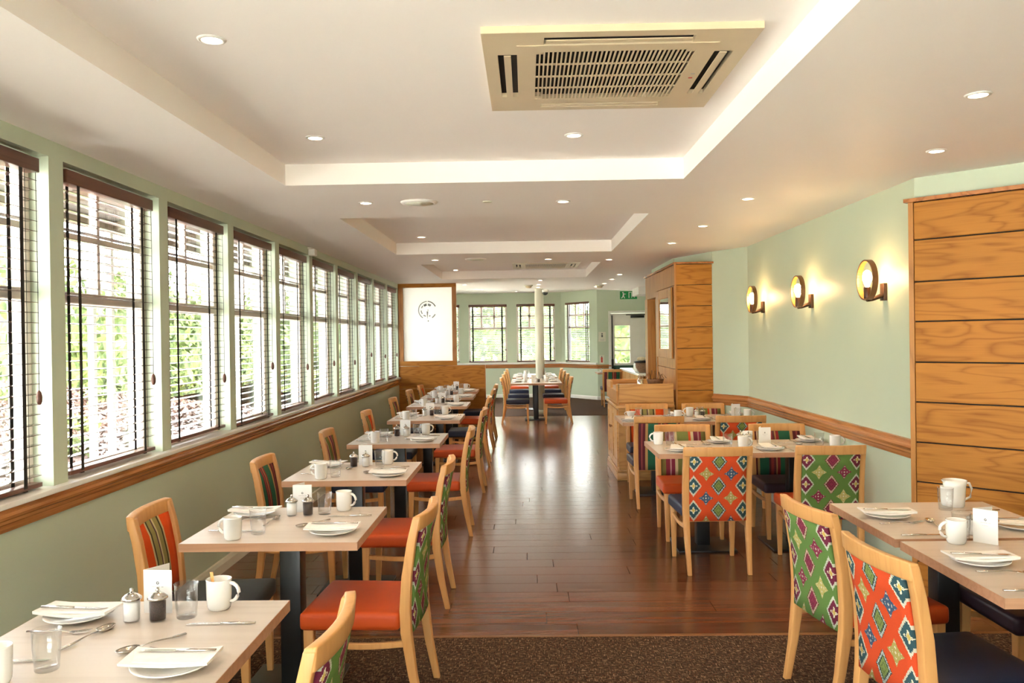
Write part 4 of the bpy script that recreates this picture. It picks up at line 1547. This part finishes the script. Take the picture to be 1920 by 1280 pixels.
# back pair
setting(1.22, 8.125, 0, 'on the back right table beside the sideboard, near side', jit=.01, hand=92)
setting(1.36, 8.855, R(180), 'on the back right table beside the sideboard, far side', jit=.01, hand=92, cup='teacup')
setting(1.93, 8.125, 0, 'on the back right wall table, near side', jit=.01, hand=92)
setting(1.98, 8.855, R(180), 'on the back right wall table, far side', jit=.01, hand=92)
put('menu', 2.14, 8.53, TZ, R(5), 'standing on the back right tables')
put('salt', 1.74, 8.52, TZ, 0, 'at the centre of the back right tables')
put('pepper', 1.795, 8.51, TZ, 0, 'at the centre of the back right tables')
# cream jug and standing spoon on the right foreground table
jg = thing('milk_jug', 'tall cream jug on the far right foreground table', 'jug', (2.07, 4.05, TZ))
MB().lathe([(.002, 0), (.040, 0), (.043, .004), (.047, .05), (.050, .10), (.055, .128), (.053, .128), (.048, .10), (.044, .05), (.040, .010), (.002, .008)], 24).build('body', 'china', jg)
MB().tube([(.045, 0, .03), (.075, 0, .045), (.082, 0, .085), (.070, 0, .112), (.050, 0, .112)], .006, 8).build('handle', 'china', jg)
MB().hexa([(-.050, -.012, .115), (-.050, .012, .115), (-.052, .018, .128), (-.052, -.018, .128), (-.056, -.006, .118), (-.056, .006, .118), (-.064, .006, .130), (-.064, -.006, .130)]).build('spout', 'china', jg)
# sugar sticks standing in mugs of the nearest tables
for (x, y, lab) in ((TX[0] + .375 - .21, TY[0] + .285, 'wooden stirring stick standing in the nearest aisle-side mug'), (TX[3] - .16, TY[3] - .285, 'wooden stirring stick in a mug of the fourth left-row table')):
    o = MB().hexa([(-.004, -.001, .012), (.004, -.001, .012), (.004, .001, .012), (-.004, .001, .012), (-.005, -.001, .118), (.005, -.001, .118), (.005, .001, .118), (-.005, .001, .118)]).build('stirring_stick', 'beech')
    o.location = (x, y, TZ)
    o.rotation_euler = (0, R(-6), 0)
    tag(o, lab, 'stick', 'stirring sticks')
# far long table: simple settings
random.seed(5)
for k, y in enumerate((15.55, 16.3, 17.8, 18.6)):
    for sx, side in ((-1, 'left'), (1, 'right')):
        x = .17 + sx * .33
        w = 'at the %s place on the %s of the far long table' % (['first', 'second', 'third', 'fourth'][k], side)
        put('plate', x, y + .1, TZ, 0, w)
        put('napkin', x, y + .1, TZ + .0195, R(90), w)
        put('knife', x, y - .06, TZ, R(90 * sx), w)
        put('fork', x, y + .24, TZ, R(90 * sx), w)
        put('glass', .17 + sx * .15, y - .05, TZ, 0, w)
        put('mug', .17 + sx * .20, y + .12, TZ, R(90), w)
put('salt', .17, 15.45, TZ, 0, 'in the middle of the far long table')
put('pepper', .22, 15.47, TZ, 0, 'in the middle of the far long table')
put('menu', .13, 15.62, TZ, 0, 'in the middle of the far long table')
put('glass', 1.75, 19.4, TZ, 0, 'on the small table near the far door')
put('salt', 1.72, 19.3, TZ, 0, 'on the small table near the far door')

# ------------------------------------------------------------------ sideboard
sb = thing('sideboard', 'golden pine sideboard with raised gallery below the mirror', 'sideboard', (1.0, 9.17, 0))
W, D = .63, 1.10
MB().box(.01, W, .01, D - .01, .10, .80).build('carcass', 'pine', sb)
MB().box(-.015, W, -.015, D + .015, 0, .09).build('plinth', 'pine', sb, bevel=.006)
MB().box(-.008, W, -.008, D + .008, .09, .115).build('plinth_moulding', 'pine', sb, bevel=.006)
MB().box(-.02, W, -.02, D + .02, .80, .83).build('ledge', 'pine', sb, bevel=.006)
MB().box(.02, W, .02, D - .02, .83, .86).build('drawer_rail', 'pine', sb)
MB().box(.005, W - .01, .0, .022, .86, 1.065).build('gallery_end', 'pine', sb, bevel=.003, seg=1)
MB().box(.005, W - .01, D - .022, D, .86, 1.065).build('gallery_end', 'pine', sb, bevel=.003, seg=1)
MB().box(-.012, .016, .0, D, .86, .99).build('gallery_front', 'oak_vertical', sb, bevel=.003, seg=1)
MB().box(-.012, .016, .0, .07, .99, 1.065).build('gallery_post', 'pine', sb)
MB().box(-.012, .016, D - .45, D, .99, 1.065).build('gallery_post', 'pine', sb)
MB().box(.016, W - .01, .022, D - .022, .985, 1.0).build('worktop', 'table_ply', sb)
for k in range(2):
    y0 = .04 + k * .52
    dr = MB()
    dr.box(-.008, .012, y0, y0 + .07, .14, .78)
    dr.box(-.008, .012, y0 + .43, y0 + .50, .14, .78)
    dr.box(-.008, .012, y0 + .07, y0 + .43, .14, .21)
    dr.box(-.008, .012, y0 + .07, y0 + .43, .71, .78)
    dr.box(.0, .012, y0 + .07, y0 + .43, .21, .71)
    do = dr.build('cupboard_door', 'pine', sb)
    MB().lathe([(.006, 0), (.006, .014), (.015, .022), (.014, .03), (.004, .034)], 12).build('knob', 'bronze', do)
    kb = do.children[0]
    kb.location = (-.008, y0 + (.46 if k == 0 else .04), .55)
    kb.rotation_euler = (0, R(-90), 0)
cn = thing('steel_canister', 'small steel canister on the sideboard top', 'canister', (1.29, 9.42, 1.0))
MB().lathe([(.002, 0), (.036, 0), (.038, .003), (.038, .10), (.036, .102), (.034, .10), (.034, .01), (.002, .008)], 20).build('can', 'steel', cn)
for k in range(5):
    MB().tube([(.01 * math.cos(k * 1.3), .01 * math.sin(k * 1.3), .012), (.035 * math.cos(k * 1.3), .035 * math.sin(k * 1.3), .15)], .003, 6).build('cutlery_handle', 'steel', cn)
tr = tag(MB().box(-.13, .13, -.2, .2, 0, .02).build('paper_tray', 'paper', None, .004), 'flat white paper stack on the sideboard top', 'paper stack')
tr.location = (1.22, 9.85, 1.0)
wb_ = thing('wire_basket', 'loose wire basket of cutlery at back of the sideboard', 'basket', (1.50, 9.7, 1.0))
MB().lathe([(.07, 0), (.10, .09), (.104, .09), (.074, 0)], 18).build('basket_body', 'basket', wb_)
for k in range(7):
    a = k * .9
    MB().tube([(.03 * math.cos(a), .03 * math.sin(a), .02), (.09 * math.cos(a), .11 * math.sin(a), .15 + .02 * (k % 3)), (.13 * math.cos(a), .15 * math.sin(a), .10)], .004, 6).build('wire', 'bronze', wb_)

# ------------------------------------------------------------------ buffet at the far right
bf = thing('buffet_counter', 'white topped wooden buffet counter behind the oak pillar', 'counter', (2.12, 15.7, 0))
MB().box(0, 1.0, 0, 3.2, .83, .87).build('counter_top', 'white_gloss', bf, bevel=.006)
for k in range(4):
    MB().box(.03, .05, .05 + .78 * k, .80 + .78 * k, .08, .82).build('front_panel', 'pine', bf, bevel=.004, seg=1)
MB().box(.05, .98, .05, 3.15, 0, .82).build('counter_body', 'oak', bf)
st = thing('bread_stack', 'basket heaped with bread rolls on the buffet counter', 'basket', (2.32, 16.35, .87))
MB().lathe([(.10, 0), (.17, .10), (.18, .20), (.17, .20), (.10, .02)], 20).build('basket_body', 'basket', st)
MB().lathe([(.20, .20), (.21, .22), (.12, .24), (.002, .245)], 20).build('tray', 'black_metal', st)
for k in range(6):
    a = k * 1.05
    MB().lathe([(.002, .235), (.05, .245), (.06, .27), (.04, .30), (.002, .31)], 10, (.09 * math.cos(a), .09 * math.sin(a))).build('bread_roll', 'cream_plastic', st)
for (x, y, h, lab) in ((2.30, 17.4, .16, 'white china pot farthest along the buffet counter'), (2.25, 16.9, .12, 'white china pot midway along the buffet counter')):
    q = thing('china_pot', lab, 'pot', (x, y, .87), 0, 'buffet pots')
    MB().lathe([(.002, 0), (.05, 0), (.065, .04), (.06, h * .8), (.045, h), (.002, h)], 18).build('pot_body', 'china', q)
    MB().lathe([(.046, h), (.03, h + .015), (.008, h + .03), (.002, h + .03)], 14).build('pot_lid', 'steel', q)

# ------------------------------------------------------------------ outdoors
structure(MB().box(-40, -2.4, -20, 45, -.35, -.25).build('ground', 'paving'))
structure(MB().box(-40, 30, 22.25, 60, -.35, -.25).build('ground_far', 'paving'))
structure(MB().box(-2.4, 30, -30, -2.85, -.35, -.25).build('ground_behind', 'paving'))  # unseen, added to bounce light in through the rear glazing


def leaf_mass(n, fn, size):
    m = MB()
    for _ in range(n):
        p = Vector(fn())
        a = Vector((random.uniform(-1, 1), random.uniform(-1, 1), random.uniform(-1, 1))).normalized()
        b = a.cross(Vector((random.uniform(-1, 1), random.uniform(-1, 1), random.uniform(-1, 1)))).normalized()
        s = size * random.uniform(.6, 1.3)
        m.add([p + a * s, p + b * s * .5, p - a * s, p - b * s * .5], [(0, 1, 2, 3)])
    return m


random.seed(9)
bed = MB()
for i in range(26):
    pass
mu = MB().prism([(0, -.25), (6.0, -.25), (5.7, .42), (3.0, .70), (.4, 1.02)], (-9.7, 5.0, 0), (-9.7, 14.0, 0)).build('planting_bed', 'mulch')
tag(mu, 'sloping bed of brown bark mulch outside the near windows', 'flower bed')


def bank_z(x):
    return 1.02 - (x + 9.3) * .1175


def chip():
    x = random.uniform(-9.2, -4.05)
    return (x, random.uniform(5.05, 13.95), bank_z(x) + .012)


chips = leaf_mass(9000, chip, .045).build('bark_chips', 'mulch', mu)
chips['kind'] = 'stuff'
for k, (x, y, n) in enumerate(((-5.4, 9.8, 110), (-6.6, 12.6, 120), (-7.5, 11.6, 120), (-4.6, 8.2, 80))):
    pb = thing('bed_plant', ['small light green plant in the mulch bed, middle of the second window', 'small light green plant in the mulch bed toward its far end',
               'small light green plant at the back of the mulch bed', 'small light green plant at the near front of mulch bed'][k], 'plant', (x, y, bank_z(x)), 0, 'plants in the mulch bed')
    leaf_mass(n, lambda: (random.gauss(0, .10), random.gauss(0, .10), random.uniform(.0, .18)), .06).build('foliage', 'leaf_light', pb)['kind'] = 'stuff'
def hedge(label, x0, x1, y0, y1, h, n, mat, along):
    t = thing('hedge', label, 'hedge', ((x0 + x1) / 2, (y0 + y1) / 2, -.24), 0, 'hedges outside')
    cx, cy = (x0 + x1) / 2, (y0 + y1) / 2
    hx, hy = (x1 - x0) / 2, (y1 - y0) / 2
    random.seed(len(label))
    ph = [random.uniform(0, 6.28) for _ in range(4)]

    def top(s):
        return h * (.86 + .09 * math.sin(s * .9 + ph[0]) + .05 * math.sin(s * 2.3 + ph[1]) + .04 * math.sin(s * 5.1 + ph[2]))

    def fn():
        x, y = random.uniform(-hx, hx), random.uniform(-hy, hy)
        tp_ = top(y if along == 'Y' else x)
        if random.random() < .25:
            return (x, y, tp_ * random.uniform(.9, 1.03))
        z = random.uniform(0, tp_)
        if along == 'Y':
            x = hx * random.choice((-1, 1)) * random.uniform(.55, 1.05)
        else:
            y = hy * random.choice((-1, 1)) * random.uniform(.55, 1.05)
        return (x, y, z)
    leaf_mass(n, fn, .17).build('foliage', mat, t)['kind'] = 'stuff'
    m = MB()
    k = 24
    rings = []
    for i in range(k + 1):
        f_ = -1 + 2 * i / k
        if along == 'Y':
            y = hy * f_
            tp_ = top(y) * .93
            rings.append([(-hx * .6, y, 0), (hx * .6, y, 0), (hx * .5, y, tp_), (-hx * .5, y, tp_)])
        else:
            x = hx * f_
            tp_ = top(x) * .93
            rings.append([(x, -hy * .6, 0), (x, hy * .6, 0), (x, hy * .5, tp_), (x, -hy * .5, tp_)])
    m.loft(rings)
    m.build('inner_growth', 'leaf_green', t)
    return t


hedge('long leafy green hedge beyond the mulch bed outside the left windows', -13.2, -11.6, -2, 48, 4.1, 11000, 'leaf_light', 'Y')
hedge('tall pale green hedge outside the far bay windows', -9, 6.5, 29.4, 31.0, 3.5, 5200, 'leaf_light', 'X')

# white veranda posts and beam outside the left windows
vp = thing('veranda', 'white timber veranda frame standing outside the left windows', 'veranda', (-3.55, 0, -.25))
for k in range(5):
    for dy in (0, .30):
        MB().box(-.025, .025, 3.6 + 3.1 * k + dy - .025, 3.6 + 3.1 * k + dy + .025, 0, 2.80).build('post', 'outdoor_white', vp)
MB().box(-.05, .05, 2, 18, 2.80, 2.86).build('beam', 'fascia_brown', vp)
cr_ = MB()
cr_.hexa([(-.12, 2, 2.86), (1.2, 2, 3.10), (1.2, 18, 3.10), (-.12, 18, 2.86), (-.12, 2, 2.89), (1.2, 2, 3.13), (1.2, 18, 3.13), (-.12, 18, 2.89)])
cr_.build('canopy_roof', 'canopy_board', vp)
for k in range(14):
    y = 2.4 + 1.15 * k
    MB().hexa([(-.05, y, 2.80), (1.2, y, 3.02), (1.2, y + .05, 3.02), (-.05, y + .05, 2.80), (-.05, y, 2.865), (1.2, y, 3.10), (1.2, y + .05, 3.10), (-.05, y + .05, 2.865)]).build('rafter', 'fascia_brown', vp)
